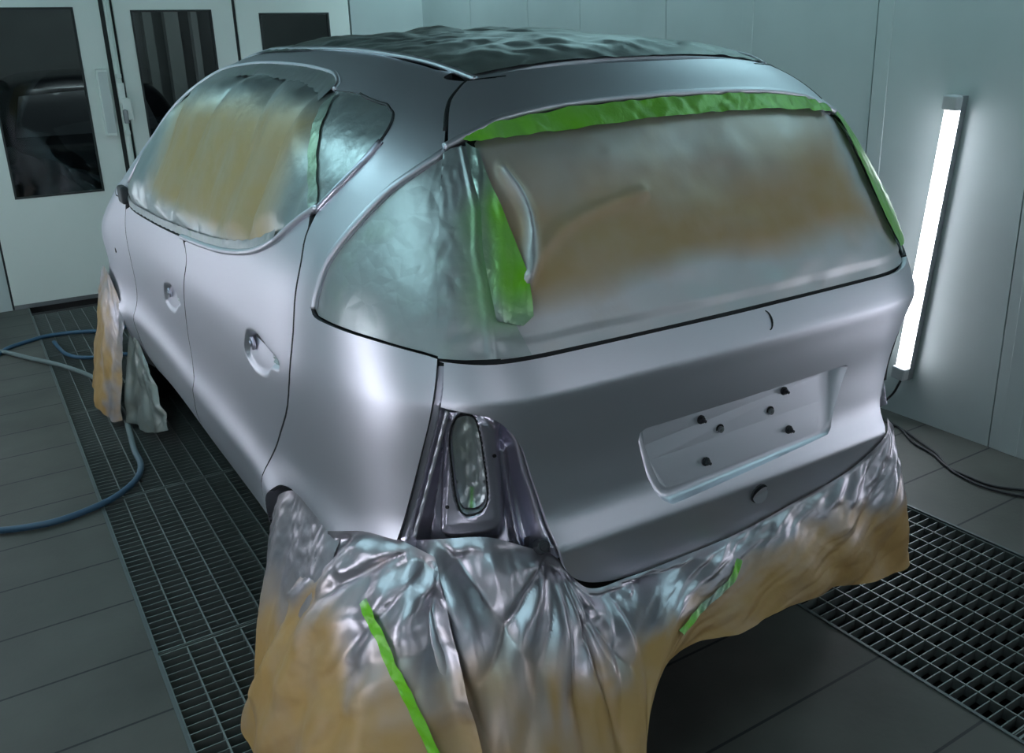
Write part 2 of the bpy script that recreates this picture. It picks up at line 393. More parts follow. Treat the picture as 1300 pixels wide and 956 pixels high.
# ================================================================== ROOM
XL, XR_, YBK, YD, ZC = -2.0, 1.9, -3.7, 4.92, 2.95
def rwx(y): return 1.893+.02*y
def rect_floor():
    bm = bmesh.new()
    xs = [XL-.1, -1.19, -.42, .445, 1.217, 2.1]; y0, y1 = YBK-.1, YD+.1
    for i in (0, 2, 4): bx(bm, xs[i], xs[i+1], y0, y1, -.06, 0)
    for i in (1, 3): bx(bm, xs[i], xs[i+1], y0, -2.78 if i == 1 else -2.69, -.06, 0)
    return bm
bm_obj('floor', rect_floor(), M['floor'], kind='structure')
bm = bmesh.new()
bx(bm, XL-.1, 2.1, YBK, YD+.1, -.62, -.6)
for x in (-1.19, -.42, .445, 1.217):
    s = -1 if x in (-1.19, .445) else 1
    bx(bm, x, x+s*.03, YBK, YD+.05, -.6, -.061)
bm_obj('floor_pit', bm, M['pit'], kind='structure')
# right wall with seams and cover strips
def rightwall():
    bm = bmesh.new(); ys = [YBK, -2.2, -.93, -.13, .57, 1.33, 1.9, 2.7, 3.3, 4.1, YD+.1]
    for a, b in zip(ys[:-1], ys[1:]):
        g = .0025; p = [(rwx(a+g), a+g), (rwx(b-g), b-g), (rwx(b-g)+.08, b-g), (rwx(a+g)+.08, a+g)]
        lo = [bm.verts.new((x, y, -.05)) for x, y in p]; hi = [bm.verts.new((x, y, ZC)) for x, y in p]
        bm.faces.new(lo[::-1]); bm.faces.new(hi)
        for i in range(4): bm.faces.new((lo[i], lo[(i+1) % 4], hi[(i+1) % 4], hi[i]))
    bmesh.ops.recalc_face_normals(bm, faces=bm.faces)
    return bm
bm_obj('wall_right', rightwall(), M['wall'], kind='structure')
bm = bmesh.new(); bx(bm, 2.0, 2.1, YBK, YD+.1, -.05, ZC); bm_obj('wall_right_backing', bm, M['seam'], kind='structure').location.x = 0.06
for y in (-.21, .53, 1.30):
    bm = bmesh.new(); bx(bm, rwx(y)-.004, rwx(y)+.004, y-.035, y+.035, .0, ZC); bm_obj('trim_1', bm, M['wall'], bevel=.002, kind='structure')
bm = bmesh.new(); bx(bm, XL-.1, XL, YBK, YD+.1, -.05, ZC); bm_obj('wall_left', bm, M['wall'], kind='structure')
bm = bmesh.new(); bx(bm, XL-.1, 2.1, YBK-.1, YBK, -.05, ZC); bm_obj('wall_rear', bm, M['wall'], kind='structure')
bm = bmesh.new(); bx(bm, XL-.1, 2.15, YBK-.1, YD+.15, ZC, ZC+.08)
bm_obj('ceiling', bm, pmat('ceiling_filter_cloth', (.07, .08, .08), .9, bump=.2, bscale=80), kind='structure')
# door wall: header, posts, door leaves, panel right of the doors
def frame_leaf(x0, x1, wx0, wx1, wz0, wz1, y0, y1, z0=.03, z1=2.25):
    bm = bmesh.new()
    bx(bm, x0, wx0, y0, y1, z0, z1); bx(bm, wx1, x1, y0, y1, z0, z1)
    bx(bm, wx0, wx1, y0, y1, z0, wz0); bx(bm, wx0, wx1, y0, y1, wz1, z1)
    return bm
leaves = [(-1.272, -.415, -1.135, -.575, .748, 1.96), (-.327, .472, -.222, .322, .748, 1.94), (.497, 1.36, .66, 1.198, .748, 1.915)]
for i, (x0, x1, a, b, c, d) in enumerate(leaves):
    o = bm_obj('door_%d' % (i+1), frame_leaf(x0, x1, a, b, c, d, YD, YD+.05), M['white_metal'], kind='structure')
    bm = bmesh.new()
    t = .012
    bx(bm, a, a+t, YD-.004, YD+.03, c, d); bx(bm, b-t, b, YD-.004, YD+.03, c, d); bx(bm, a+t, b-t, YD-.004, YD+.03, c, c+t); bx(bm, a+t, b-t, YD-.004, YD+.03, d-t, d)
    wf = bm_obj('window_%d' % (i+1), bm, M['seam'], kind='structure')
    bm = bmesh.new(); bx(bm, a+t, b-t, YD+.014, YD+.019, c+t, d-t); bm_obj('window_pane', bm, M['glass'], parent=wf)
bm = bmesh.new()
bx(bm, XL-.1, -1.285, YD, YD+.06, -.05, 2.25); bx(bm, XL-.1, 2.1, YD, YD+.06, 2.26, ZC); bx(bm, 1.375, 2.1, YD, YD+.06, -.05, 2.26)
bm_obj('wall_front', bm, M['wall'], kind='structure')
bm = bmesh.new(); bx(bm, -.385, -.347, YD-.012, YD+.05, .0, 2.255)
bm_obj('trim_2', bm, M['white_metal'], bevel=.004, kind='structure')
bm = bmesh.new()
bx(bm, -1.285, -1.272, YD+.03, YD+.05, 0, 2.26); bx(bm, -.415, -.385, YD+.012, YD+.05, 0, 2.26); bx(bm, -.347, -.327, YD+.03, YD+.05, 0, 2.26); bx(bm, .472, .497, YD+.02, YD+.05, 0, 2.26); bx(bm, 1.36, 1.375, YD+.03, YD+.05, 0, 2.26)
bm_obj('trim_3', bm, M['seam'], kind='structure')
bm = bmesh.new(); bx(bm, -1.272, 1.375, YD+.0, YD+.05, 0, .028); bm_obj('baseboard_front', bm, M['grey_metal'], kind='structure')
# latch hardware
lt = thing('door_closer', 'white upright box screwed beside the left booth window next to the door seam', 'door fitting', (-.47, YD, 1.12))
bm = bmesh.new(); bx(bm, -.035, .037, -.045, 0, 0, .445); bm_obj('housing', bm, M['white_metal'], lt, bevel=.006)
bm = bmesh.new(); bx(bm, -.028, .03, -.048, -.045, .02, .425); bm_obj('cover', bm, pmat('cover_white', (.62, .68, .66), .35), lt, bevel=.002)
lt = thing('door_bolt', 'grey espagnolette bolt with lever on the post between the left and middle booth windows', 'door bolt', (-.366, YD-.012, 1.0))
bm = bmesh.new(); cyl(bm, (0, -.02, -.9), (0, -.02, 1.2), .0085, 12); bm_obj('rod', bm, M['white_metal'], lt, smooth=True)
bm = bmesh.new(); bx(bm, -.022, .022, -.04, 0, .33, .47); bx(bm, -.012, .05, -.05, -.01, .22, .37); bm_obj('lock_case', bm, M['white_metal'], lt, bevel=.006)
bm = bmesh.new(); cyl(bm, (.0, -.055, .20), (.0, -.055, .29), .016, 14); cyl(bm, (0, -.055, .28), (0, -.03, .29), .012, 10); bm_obj('lever', bm, M['grey_metal'], lt, bevel=.004, smooth=False)
bm = bmesh.new(); bm.free()
for z in (.12, .5, -.3):
    bm = bmesh.new(); bx(bm, -.016, .016, -.036, 0, z, z+.03); bm_obj('guide', bm, M['white_metal'], lt, bevel=.004)

# grates
def grate_mesh(w, l, last=False):
    bm = bmesh.new(); h = .032
    n = int(round(w/.077)); px = w/n
    for i in range(n+1): bx(bm, -w/2+i*px-.0022, -w/2+i*px+.0022, -l/2, l/2, -h, 0)
    m = int(round(l/.0335)); py = l/m
    for j in range(m+1): bx(bm, -w/2, w/2, -l/2+j*py-.0015, -l/2+j*py+.0015, -h*.9, -.002)
    for s in (-1, 1):
        bx(bm, -w/2, w/2, s*(l/2-.004)-.002, s*(l/2-.004)+.002, -h, .001)
        bx(bm, s*w/2-.003, s*w/2+.003, -l/2, l/2, -h, .001)
    me = bpy.data.meshes.new('floor_grate'); bm.to_mesh(me); bm.free(); me.materials.append(M['steel']); return me
gm = grate_mesh(.755, 1.062)
desc = ['at the booth doors', 'crossed by the grey hose', 'beside the papered front wheel', 'beside the sill of the car', 'beside the rear wheel skirt']
k = 0
for i, yc in enumerate(np.arange(4.155+.0, -2.9, -1.072)):
    o = bpy.data.objects.new('floor_grate', gm); COL.objects.link(o); o.location = (-.805, yc, -.003)
    o['category'] = 'floor grate'; o['group'] = 'steel grates of the left pit'
    o['label'] = 'steel floor grate in the left pit, ' + ['at the foot of the booth doors', 'second from the booth doors under the hose loop', 'beside the middle of the car door sill', 'beside the rear wheel skirt of the car', 'beside the rear corner skirt at the lower edge', 'behind the car toward the back wall', 'farthest behind the car'][i]
for i, yc in enumerate(np.arange(4.823-.0, -2.9, -1.072)):
    o = bpy.data.objects.new('floor_grate', gm); COL.objects.link(o); o.location = (.831, yc, -.003)
    o['category'] = 'floor grate'; o['group'] = 'steel grates of the right pit'
    if yc < -.5: o['label'] = ('steel floor grate in the right pit, its wide meshes largest at the lower right corner', 'steel floor grate in the right pit, far behind the car')[0 if yc > -1.7 else 1]
    else: o['label'] = 'steel floor grate in the right pit, ' + ('partly under the paper skirt behind the tailgate' if yc < .6 else 'hidden below the right side of the car')
def rails():
    for nm, xs in (('left', (-1.19, -.42)), ('right', (.445, 1.217))):
        bm = bmesh.new()
        for q, x in enumerate(xs):
            bx(bm, x-.003, x+.006, YBK+.9, YD, -.04, .004) if q == 0 else bx(bm, x-.006, x+.003, YBK+.9, YD, -.04, .004)
        bm_obj('trim_4' if nm == 'left' else 'trim_5', bm, M['grate_edge'], kind='structure')
rails()

# ceiling lights: rows along both sides, in sloped coves
def ceiling_light(x, y, s, lab):
    t = thing('ceiling_light', lab, 'ceiling light', (x, y, ZC-.02), 'fluorescent light boxes along the ceiling edges')
    R_ = Matrix.Rotation(s*math.radians(35), 4, 'Y')
    bm = bmesh.new()
    for (cx, cy, sx, sy) in ((-.17, 0, .02, 1.24), (.17, 0, .02, 1.24), (0, -.61, .34, .02), (0, .61, .34, .02)):
        box(bm, R_ @ Vector((cx, cy, -.12)), (sx, sy, .06), R_)
    bm_obj('frame', bm, M['white_metal'], t)
    bm = bmesh.new(); box(bm, R_ @ Vector((0, 0, -.11)), (.32, 1.2, .01), R_); bm_obj('diffuser', bm, M['ceil_light'], t)
for i, y in enumerate((-.95, .7, 2.35, 4.0)):
    ceiling_light(-1.72, y, 1, 'cool white light box in the left ceiling cove, number %s from the booth doors' % ['four', 'three', 'two', 'one'][i])
    ceiling_light(1.62, y, -1, 'cool white light box in the right ceiling cove, number %s from the booth doors' % ['four', 'three', 'two', 'one'][i])

# wall tube lights
def tube_light(a, b, nrm, label, power=None):
    a = Vector(a); b = Vector(b); d = (b-a).normalized(); n = Vector(nrm); L = (b-a).length
    t = thing('tube_light', label, 'tube light', a, 'upright tube lights on the booth walls')
    def tub(name, p0, p1, w, dep, mat, bev):
        bm = bmesh.new(); s = n.cross(d).normalized(); c = (p0+p1)/2-a; R_ = Matrix((s, d, n)).transposed().to_4x4()
        box(bm, c+n*(dep/2+.004), (w, (p1-p0).length, dep), R_); return bm_obj(name, bm, mat, t, bevel=bev)
    tub('backplate', a, b, .063, .034, M['grey_metal'], .002)
    e = .055
    bm = bmesh.new(); cyl(bm, d*e+n*.036, d*(L-e)+n*.036, .030, 24); bm_obj('tube', bm, M['tube'], t, smooth=True)
    tub('end_cap', a, a+d*e, .062, .068, M['cap'], .006); tub('end_cap', b-d*e, b, .062, .068, M['cap'], .006)
    return t
xw = rwx(.2)
tube_light((xw, .262, .185), (xw, .160, 1.355), (-1, 0, 0), 'bright white tube light standing upright on the right booth wall')
for y, wh in ((-1.75, 'level with the tail of the car'), (-.32, 'opposite the rear wheel'), (1.85, 'opposite the front door'), (3.6, 'near the booth doors')):
    tube_light((XL, y, .20), (XL, y, 1.40), (1, 0, 0), 'white tube light on the left booth wall '+wh)
for y, wh in ((-1.45, 'behind the car'), (1.85, 'added unseen behind the car to brighten the booth doors'), (3.6, 'added unseen nearest the booth doors to brighten them')):  # the two behind the car are added unseen to brighten the doors
    tube_light((rwx(y), y, .185), (rwx(y), y, 1.355), (-1, 0, 0), 'white tube light on the right booth wall '+wh)
for x, wh in ((-1.15, 'on its left half'), (1.15, 'on its right half')):  # added lamps, unseen, for the bright ledge and upper band of the tailgate
    tube_light((x, YBK, 1.55), (x, YBK, 2.75), (0, 1, 0), 'white tube light added to brighten the tailgate, high on the unseen back booth wall '+wh)
# cable of the tube and cable on the floor
cp = [(xw-.035, .262, .178), (1.852, .268, .15), (1.85, .285, .11), (1.85, .328, .05), (1.84, .35, .012), (1.80, .30, .008), (1.765, .23, .007), (1.758, .173, .007), (1.678, .054, .007), (1.642, -.058, .007), (1.586, -.155, .007), (1.573, -.252, .007), (1.577, -.34, .007), (1.635, -.419, .007), (1.72, -.50, .007), (1.80, -.7, .007), (1.83, -1.1, .007), (1.80, -1.7, .007), (1.82, -2.6, .007)]
sweep('power_cable', catmull(cp, 8), .005, M['cable'], label='black power cable curving from the tube light across the floor', cat='cable')
cp = [(1.80, .33, .007), (1.785, .284, .007), (1.772, .221, .007), (1.752, .15, .007), (1.70, .036, .008), (1.654, -.067, .008), (1.575, -.175, .007), (1.545, -.282, .007), (1.55, -.36, .007), (1.59, -.45, .007), (1.70, -.62, .007), (1.78, -.85, .007), (1.77, -1.3, .007), (1.74, -1.9, .007), (1.77, -2.6, .007)]
sweep('extension_cable', catmull(cp, 8), .0045, M['cable'], label='thin dark second cable lying alongside the power cable on the floor', cat='cable')
# hoses
hp = [(-.79, 3.95), (-.85, 3.943), (-1.02, 4.02), (-1.16, 4.03), (-1.245, 3.99), (-1.364, 3.909), (-1.42, 3.80), (-1.48, 3.645), (-1.6, 3.4), (-1.78, 3.1), (-1.9, 2.9), (-1.96, 2.6)]
sweep('air_hose', catmull([(-.55, 3.9, .012)]+[(x, y, .012) for x, y in hp], 8), .012, M['hose_blue'], label='blue air hose looping out onto the tiles by the booth doors', cat='hose')
hp = [(-1.47, 3.70), (-1.43, 3.84), (-1.381, 3.80), (-1.274, 3.59), (-1.14, 3.338), (-1.03, 3.05), (-.99, 2.85), (-.97, 2.68), (-.973, 2.524), (-.965, 2.347), (-.981, 2.099), (-.998, 1.878), (-1.002, 1.70), (-1.047, 1.564), (-1.137, 1.461), (-1.236, 1.41), (-1.333, 1.385), (-1.418, 1.393), (-1.523, 1.43), (-1.618, 1.50), (-1.8, 1.7), (-1.9, 1.95), (-1.96, 2.3)]
def hosemat():
    m, N, L, B = new_mat('grey_to_blue_hose'); g = N.new('ShaderNodeNewGeometry'); sp = N.new('ShaderNodeSeparateXYZ'); L.new(g.outputs['Position'], sp.inputs[0])
    mr = N.new('ShaderNodeMapRange'); mr.inputs[1].default_value = 1.5; mr.inputs[2].default_value = 2.1; L.new(sp.outputs[1], mr.inputs[0])
    mx = N.new('ShaderNodeMix'); mx.data_type = 'RGBA'; mx.inputs[6].default_value = (.045, .10, .16, 1); mx.inputs[7].default_value = (.16, .21, .21, 1)
    L.new(mr.outputs[0], mx.inputs[0]); L.new(mx.outputs[2], B.inputs['Base Color']); B.inputs['Roughness'].default_value = .45; return m
sweep('air_hose', catmull([(x, y, .016) for x, y in hp], 8), .0125, hosemat(), label='grey dusted air hose snaking past the front wheel and over the left grate', cat='hose')
hp = [(-1.125, 3.87), (-1.11, 3.70), (-1.09, 3.56), (-1.037, 3.443), (-.943, 3.371), (-.86, 3.35), (-.7, 3.3)]
sweep('air_hose', catmull([(x, y, .012) for x, y in hp], 8), .011, M['hose_blue'], label='short blue hose end with a dark coupling on the grate', cat='hose')

# ================================================================== CAR
car = thing('car', 'silver matte basecoated hatchback masked with paper in the middle of the booth', 'car', (0, 0, 0))
# --- inner shell behind all panel gaps
def inner_shell(parent, mat, off=-.022, sc=1.0, name='body_shell'):
    us = np.concatenate([np.linspace(YA-UQ-HX, YA-UQ, 12, endpoint=False), np.linspace(YA-UQ, YA, 14, endpoint=False), np.linspace(YA, YB, 40, endpoint=False), np.linspace(YB, YB+UQ, 14, endpoint=False), [YB+UQ]])
    zs = np.concatenate([[.22], np.linspace(.25, 1.46, 44)])
    U, Zz = np.meshgrid(us, zs); P = chart(U.ravel(), Zz.ravel()); Nn = gradF(P)
    if off < 0: P = P+Nn*(off-.10*sst(-.40, -.47, U.ravel())*(1-sst(.94, .98, Zz.ravel())))[:, None]
    else: P = P+Nn*off
    # wheel openings: push the lower side inwards around the arches
    for cy, cz in ARCHES:
        r = np.hypot(P[:, 1]-cy, P[:, 2]-cz); t = 1-sst(.36, .39, r)
        P[:, 0] = P[:, 0]+t*np.where(P[:, 0] < -.6, .22, 0)
    n, m = len(zs), len(us); V = []; Fc = []
    for s in (1, -1):
        b = len(V); V += [(p[0]*s, p[1], p[2]) for p in P]
        for i in range(n-1):
            for j in range(m-1):
                f = (b+i*m+j, b+i*m+j+1, b+(i+1)*m+j+1, b+(i+1)*m+j); Fc.append(f if s < 0 else f[::-1])
    # top
    xs = np.linspace(-.56, .56, 23); ys = np.linspace(-.33, 2.2, 40); X, Y = np.meshgrid(xs, ys); R_ = roofz(X.ravel(), Y.ravel()); R_ = R_+gradF(R_)*off
    b = len(V); V += [tuple(p) for p in R_]
    for i in range(len(ys)-1):
        for j in range(len(xs)-1): a = b+i*23+j; Fc.append((a, a+1, a+24, a+23))
    return link(name, mesh_np(name, V, Fc), mat, parent)
inner_shell(car, M['dark_shell'])
bm = bmesh.new(); bx(bm, -.62, .62, -.42, 3.0, .20, .30); bm_obj('underbody', bm, M['dark_shell'], car)

# --- curves in chart coordinates (u along the car, z up)
RD = [(-.149, 1.273), (-.138, 1.213), (-.160, 1.139), (-.158, .979), (-.087, .832), (.075, .690), (.185, .585), (.222, .503), (.262, .44), (.285, .36), (.29, .27)]
FD = [(.90, 1.062), (.863, .995), (.923, .920), (1.013, .820), (1.10, .69), (1.075, .60), (1.025, .553), (1.05, .50), (1.15, .387), (1.21, .285)]
WT = [(1.905, 1.13), (1.76, 1.285), (1.62, 1.425), (1.50, 1.505), (1.36, 1.545), (1.08, 1.559), (.874, 1.560), (.548, 1.550), (.309, 1.535), (.219, 1.524), (.150, 1.508), (.127, 1.494)]
QW = [(.127, 1.494), (-.026, 1.487), (-.183, 1.461), (-.247, 1.448), (-.280, 1.425), (-.276, 1.388), (-.225, 1.336), (-.149, 1.273)]
WB = [(-.149, 1.273), (-.094, 1.247), (-.046, 1.22), (.034, 1.176), (.177, 1.134), (.396, 1.099), (.619, 1.078), (.92, 1.060), (1.409, 1.040), (1.782, 1.035), (1.88, 1.06), (1.905, 1.13)]
ARC = [( .230, .400), (.223, .424), (.18, .480), (.137, .520), (.09, .556), (.039, .586), (-.036, .607), (-.102, .611), (-.173, .600), (-.226, .582)]
QB = [(-.226, .582), (-.301, .605), (-.354, .618), (-.424, .621)]
QR = [(-.424, .621), (-.453, .706), (-.490, .824), (-.513, .905), (-.524, .965), (-.529, 1.017)]
GL = [(-.529, 1.017), (-.499, 1.026), (-.407, 1.044), (-.293, 1.060), (-.245, 1.068), (-.231, 1.082)]
DM = [(-.231, 1.082), (-.231, 1.100), (-.238, 1.135), (-.256, 1.195), (-.313, 1.265), (-.379, 1.322), (-.461, 1.359), (-.537, 1.385)]
SS = [(-.537, 1.385), (-.536, 1.417), (-.539, 1.456), (-.568, 1.477), (-.66, 1.495), (-.795, 1.507)]
CH = [(-.795, 1.507), (-.30, 1.515), (-.142, 1.527), (-.022, 1.545), (.158, 1.565), (.37, 1.580), (.60, 1.589), (.94, 1.597), (1.2, 1.593), (1.40, 1.583), (1.50, 1.565), (1.62, 1.50), (1.76, 1.38), (1.90, 1.25), (2.05, 1.13), (2.2, 1.09)]
def inset_gap(L, d):  # shift a seam sideways so neighbouring panels leave a gap
    L = np.array(L, float); t = np.gradient(L, axis=0); t /= np.linalg.norm(t, axis=1)[:, None]; return [tuple(p) for p in L+np.stack([-t[:, 1], t[:, 0]], 1)*d]
G = -.0034
cc = lambda L, k=4: [tuple(p) for p in catmull(L, k)]
# quarter panel with C pillar, roof rail and A pillar: one pressed side frame
rdq = inset_gap(cc(RD), G)        # toward the rear
side = rdq[::-1][2:]+[tuple(p) for p in cc(QW)][::-1][1:-1]+cc(WT)[::-1]
side = [p for p in side]
fr = [(1.93, 1.06)]+[(2.12, 1.06), (2.2, 1.09)]
poly_side = side+fr+cc(CH, 3)[::-1][1:]+cc(SS, 3)[::-1][1:]+cc(DM, 3)[::-1][1:]+cc(GL, 3)[::-1][1:]+cc(QR, 3)[::-1][1:]+cc(QB, 3)[::-1][1:]+cc(ARC, 3)[::-1][1:]+[(.25, .36), (.262, .28)]
panel('side_panel', poly_side, car, M['paint'], step=.017, mirror=True, gap_shade=True)
# wheel arch return
ap = resample(cc(ARC, 4), .01, closed=False); AP = chart(ap[:, 0], ap[:, 1])
V = list(AP-np.array([0, 0, 0]))+list(AP+np.array([.05, 0, -.012])); n_ = len(AP)
for s in (1, -1):
    me = mesh_np('wheel_arch_lip', np.array(V)*np.array([s, 1, 1]), [((i, i+1, n_+i+1, n_+i) if s > 0 else (n_+i, n_+i+1, i+1, i)) for i in range(n_-1)]); link('wheel_arch_lip', me, M['paint_in'], car)
# doors
def handle_fn(poly, top, bot, depth):
    def f(u, z):
        ins = inpoly(u, z, poly); d = pdist(u, z, poly); s = np.where(ins, d, 0)
        return -depth*sst(0, .014, s)*(.35+.65*sst(bot, top, z))
    return f
RH = cc([(.21, .923), (.185, .942), (.12, .957), (.05, .957), (-.005, .948), (-.06, .944), (-.083, .930), (-.07, .912), (-.02, .903), (.01, .885), (.04, .866), (.10, .848), (.17, .840), (.235, .850), (.25, .878), (.21, .923)], 3)[:-1]
FH = cc([(1.375, .80), (1.33, .830), (1.25, .850), (1.19, .857), (1.14, .848), (1.10, .835), (1.085, .815), (1.11, .798), (1.15, .785), (1.20, .762), (1.27, .736), (1.36, .728), (1.42, .745), (1.375, .80)], 3)[:-1]
rdoor = inset_gap(cc(RD), -G)[1:]+[(.30, .262)]+inset_gap(cc(FD), G)[::-1]
rdoor = [p for p in rdoor]
rwb = [p for p in cc(WB) if -.135 < p[0] < .89]
poly_rd = inset_gap(cc(RD), -G)[3:]+inset_gap(cc(FD), G)[::-1][:-1]+[(p[0], p[1]-.004) for p in rwb][::-1]
rear_door = panel('rear_door', poly_rd, car, M['paint'], step=.018, disp=handle_fn(RH, .957, .845, .026), refine=[(-.11, .28, .825, .975, .006)], mirror=True, gap_shade=True)
fwb = [p for p in cc(WB) if .915 < p[0] < 1.86]
farc = [(2.56-.365*math.cos(t), .245+.365*math.sin(t)) for t in np.linspace(.15, 1.30, 14)]
poly_fd = inset_gap(cc(FD), -G)[2:]+[(2.06, .285), (2.10, .33), (2.10, .50), (2.02, .78), (1.93, 1.02)]+[(p[0], p[1]-.004) for p in fwb][::-1]
front_door = panel('front_door', poly_fd, car, M['paint'], step=.018, disp=handle_fn(FH, .85, .735, .024), refine=[(1.05, 1.45, .71, .875, .006)], mirror=True, gap_shade=True)
poly_ff = [(2.105, .285)]+[(2.56-.365*math.cos(t), .245+.365*math.sin(t)) for t in np.linspace(.12, PI-.12, 30)]+[(3.0, .30), (3.2, .35), (3.2, .70), (2.95, .93), (2.6, 1.02), (2.2, 1.085), (2.12, 1.055), (1.936, 1.055), (1.938, 1.02), (2.028, .78), (2.108, .50), (2.108, .33)]
panel('front_fender', poly_ff, car, M['paint'], step=.022, mirror=True, gap_shade=True)
# handle fittings in the recesses
def stud(parent, P, n, r, l, name, mat, r2=None, label=None):
    bm = bmesh.new(); P = Vector(P); n = Vector(n); cyl(bm, P-n*.01, P+n*l, r, 14, r2); return bm_obj(name, bm, mat, parent, smooth=False, label=label)
for u, z, par, d in ((.192, .904, rear_door, .015), (1.314, .799, front_door, .012)):
    P = chart(np.array([u]), np.array([z]))[0]; n = gradF(P[None])[0]; P = P-n*d
    bm = bmesh.new(); cyl(bm, Vector(P), Vector(P+n*.008), .017, 18); cyl(bm, Vector(P+n*.008), Vector(P+n*.012), .008, 6); bm_obj('handle_mount', bm, M['paint_in'], par, bevel=.002)
for u, z, par, d in ((-.045, .924, rear_door, .012), (1.125, .815, front_door, .01)):
    uu = np.linspace(-1, 1, 13); U, Z_ = np.meshgrid(uu, uu); rr = np.hypot(U, Z_); k = np.maximum(np.abs(U), np.abs(Z_))/np.maximum(rr, 1e-6); U2, Z2 = U*k, Z_*k
    P = chart(u+U2.ravel()*.036, z+Z2.ravel()*.017); n = gradF(P); P = P+n*(-d+.010*crumple(U2.ravel()*.05, Z2.ravel()*.05, .012, 5))[:, None]
    o = link('handle_opening_foil', mesh_np('handle_opening_foil', P, [(i*13+j, i*13+j+1, i*13+j+14, i*13+j+13) for i in range(12) for j in range(12)], smooth=False), M['foil'], par, label='crumpled silver foil in the handle opening')
    at = o.data.attributes.new('spray', 'FLOAT', 'POINT'); at.data.foreach_set('value', [1.]*169)
# small hole in the fender (side repeater) and mirror foot
P = chart(np.array([2.28]), np.array([.80]))[0]; stud(car, P, (-1, 0, 0), .012, .0012, 'repeater_hole', M['black_hole'])
mf = thing('mirror_foot', 'x', 'x'); bpy.data.objects.remove(mf)
bm = bmesh.new(); P = chart(np.array([1.93]), np.array([1.07]))[0]
box(bm, Vector(P)+Vector((-.008, 0, .01)), (.03, .10, .07)); bm_obj('mirror_foot', bm, M['rubber_and_shade'], car, bevel=.01)
# window frames: slim painted rims round the side glass
linesegs('window_frame', WT, car, M['paint'], r=.0065, off=.001, mirror=True)
linesegs('belt_moulding', [p for p in WB if p[0] < 1.0], car, M['paint'], r=.011, off=.0, flat=.8, mirror=True)
linesegs('quarter_window_seal', QW[1:], car, M['rubber_and_shade'], r=.0035, off=.0, mirror=True)
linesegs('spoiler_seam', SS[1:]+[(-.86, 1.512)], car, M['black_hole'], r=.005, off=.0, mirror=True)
linesegs('quarter_window_trim', [(-.285, 1.40), (-.262, 1.365), (-.205, 1.312), (-.14, 1.262)], car, M['paint_in'], r=.008, off=.0, mirror=True)
# front bumper, hood, windscreen, roof
panel('front_bumper', [(3.205, .32), (3.205, .70), (YB+UQ+HX, .72), (YB+UQ+HX, .30)] if False else [(2.96, .31), (3.0, .62), (3.22, .70), (YB+UQ, .72), (YB+UQ, .30)], car, M['paint'], step=.03, mirror=True)
def rpanel(name, pts, mat, **k): return panel(name, pts, car, mat, step=.03, pos=roofz, **k)
rpanel('hood', [(-.62, 2.48), (.62, 2.48), (.60, 3.0), (.45, 3.25), (-.45, 3.25), (-.60, 3.0)], M['paint'])
rpanel('windscreen', [(-.52, 1.52), (.52, 1.52), (.64, 2.2), (.62, 2.42), (-.62, 2.42), (-.64, 2.2)], M['rubber_and_shade'])
rpanel('roof', [(-.435, -.215), (.435, -.215), (.44, 1.5), (-.44, 1.5)], M['paint'])
for s in (1, -1):
    xy = np.array([(-.43, -.215), (-.447, -.14), (-.455, -.02), (-.458, .16), (-.45, .37), (-.445, .6), (-.43, .94), (-.42, 1.2), (-.42, 1.4), (-.44, 1.52)])
    pth = catmull(roofz(xy[:, 0], xy[:, 1]), 6); pth = pth+gradF(pth)*.002
    sweep('roof_channel_trim', pth*np.array([s, 1, 1]), .0075, M['paint'], car, seg=8)
# --- tail: spoiler, tailgate
def mir(L): return [(2*UC-u, z) for u, z in L]
RM = [(-.795, 1.507), (-.88, 1.520), (-.995, 1.527), (-1.114, 1.529), (UC, 1.529)]
SE = [(-.537, 1.385), (-.622, 1.404), (-.759, 1.427), (-.844, 1.441), (-.926, 1.450), (-1.046, 1.456), (UC, 1.459)]
SS2 = [(p[0]-.006, p[1]+.001) for p in SS]
top = cc(RM)+mir(cc(RM))[::-1][1:]; edge = cc(SE)+mir(cc(SE))[::-1][1:]
SEm = mir(cc(SE)); 
poly_sp = [(p[0]-.015, p[1]) for p in cc(SS, 3)]+top[1:-1]+mir([(p[0]-.015, p[1]) for p in cc(SS, 3)])[::-1]+edge[::-1][1:-1]
spoiler = panel('roof_spoiler', poly_sp, car, M['paint'], step=.014, off=.004, flange=.02)
ed = resample(edge, .012, closed=False); EP = chart(ed[:, 0], ed[:, 1]); EP = EP+gradF(EP)*.004
sweep('spoiler_lip', EP, .0085, M['paint'], spoiler, seg=10)
TL = [(-.541, 1.010), (-.539, .965), (-.534, .931), (-.553, .925), (-.601, .911), (-.625, .898), (-.651, .867), (-.674, .819), (-.690, .754), (-.708, .688), (-.722, .626), (-.734, .570), (-.752, .530), (-.785, .500), (-.835, .480), (-.888, .470), (-1.0, .463), (UC, .460)]
tl = TL[:3]+cc(TL[3:], 4)
GB = [(-.532, 1.013), (-.579, 1.006), (-.632, 1.001), (-.719, 1.001), (-.856, 1.001), (-1.015, 1.001), (UC, 1.000)]
xoff = lambda x: -.15-UQ-(x+HX)
REC = [(-.270, .800), (.362, .806), (.372, .800), (.366, .785), (.318, .652), (.300, .640), (-.18, .617), (-.215, .616), (-.236, .628), (-.250, .650), (-.266, .690), (-.279, .735), (-.289, .775), (-.285, .793)]
rec_u = [(xoff(x), z) for x, z in REC]
poly_tg = tl+mir(tl)[::-1][1:]+mir(cc(GB, 3))+cc(GB, 3)[::-1][1:]
tailgate = panel('tailgate', poly_tg, car, M['paint'], step=.015, holes=[rec_u], refine=[], flange=.016)
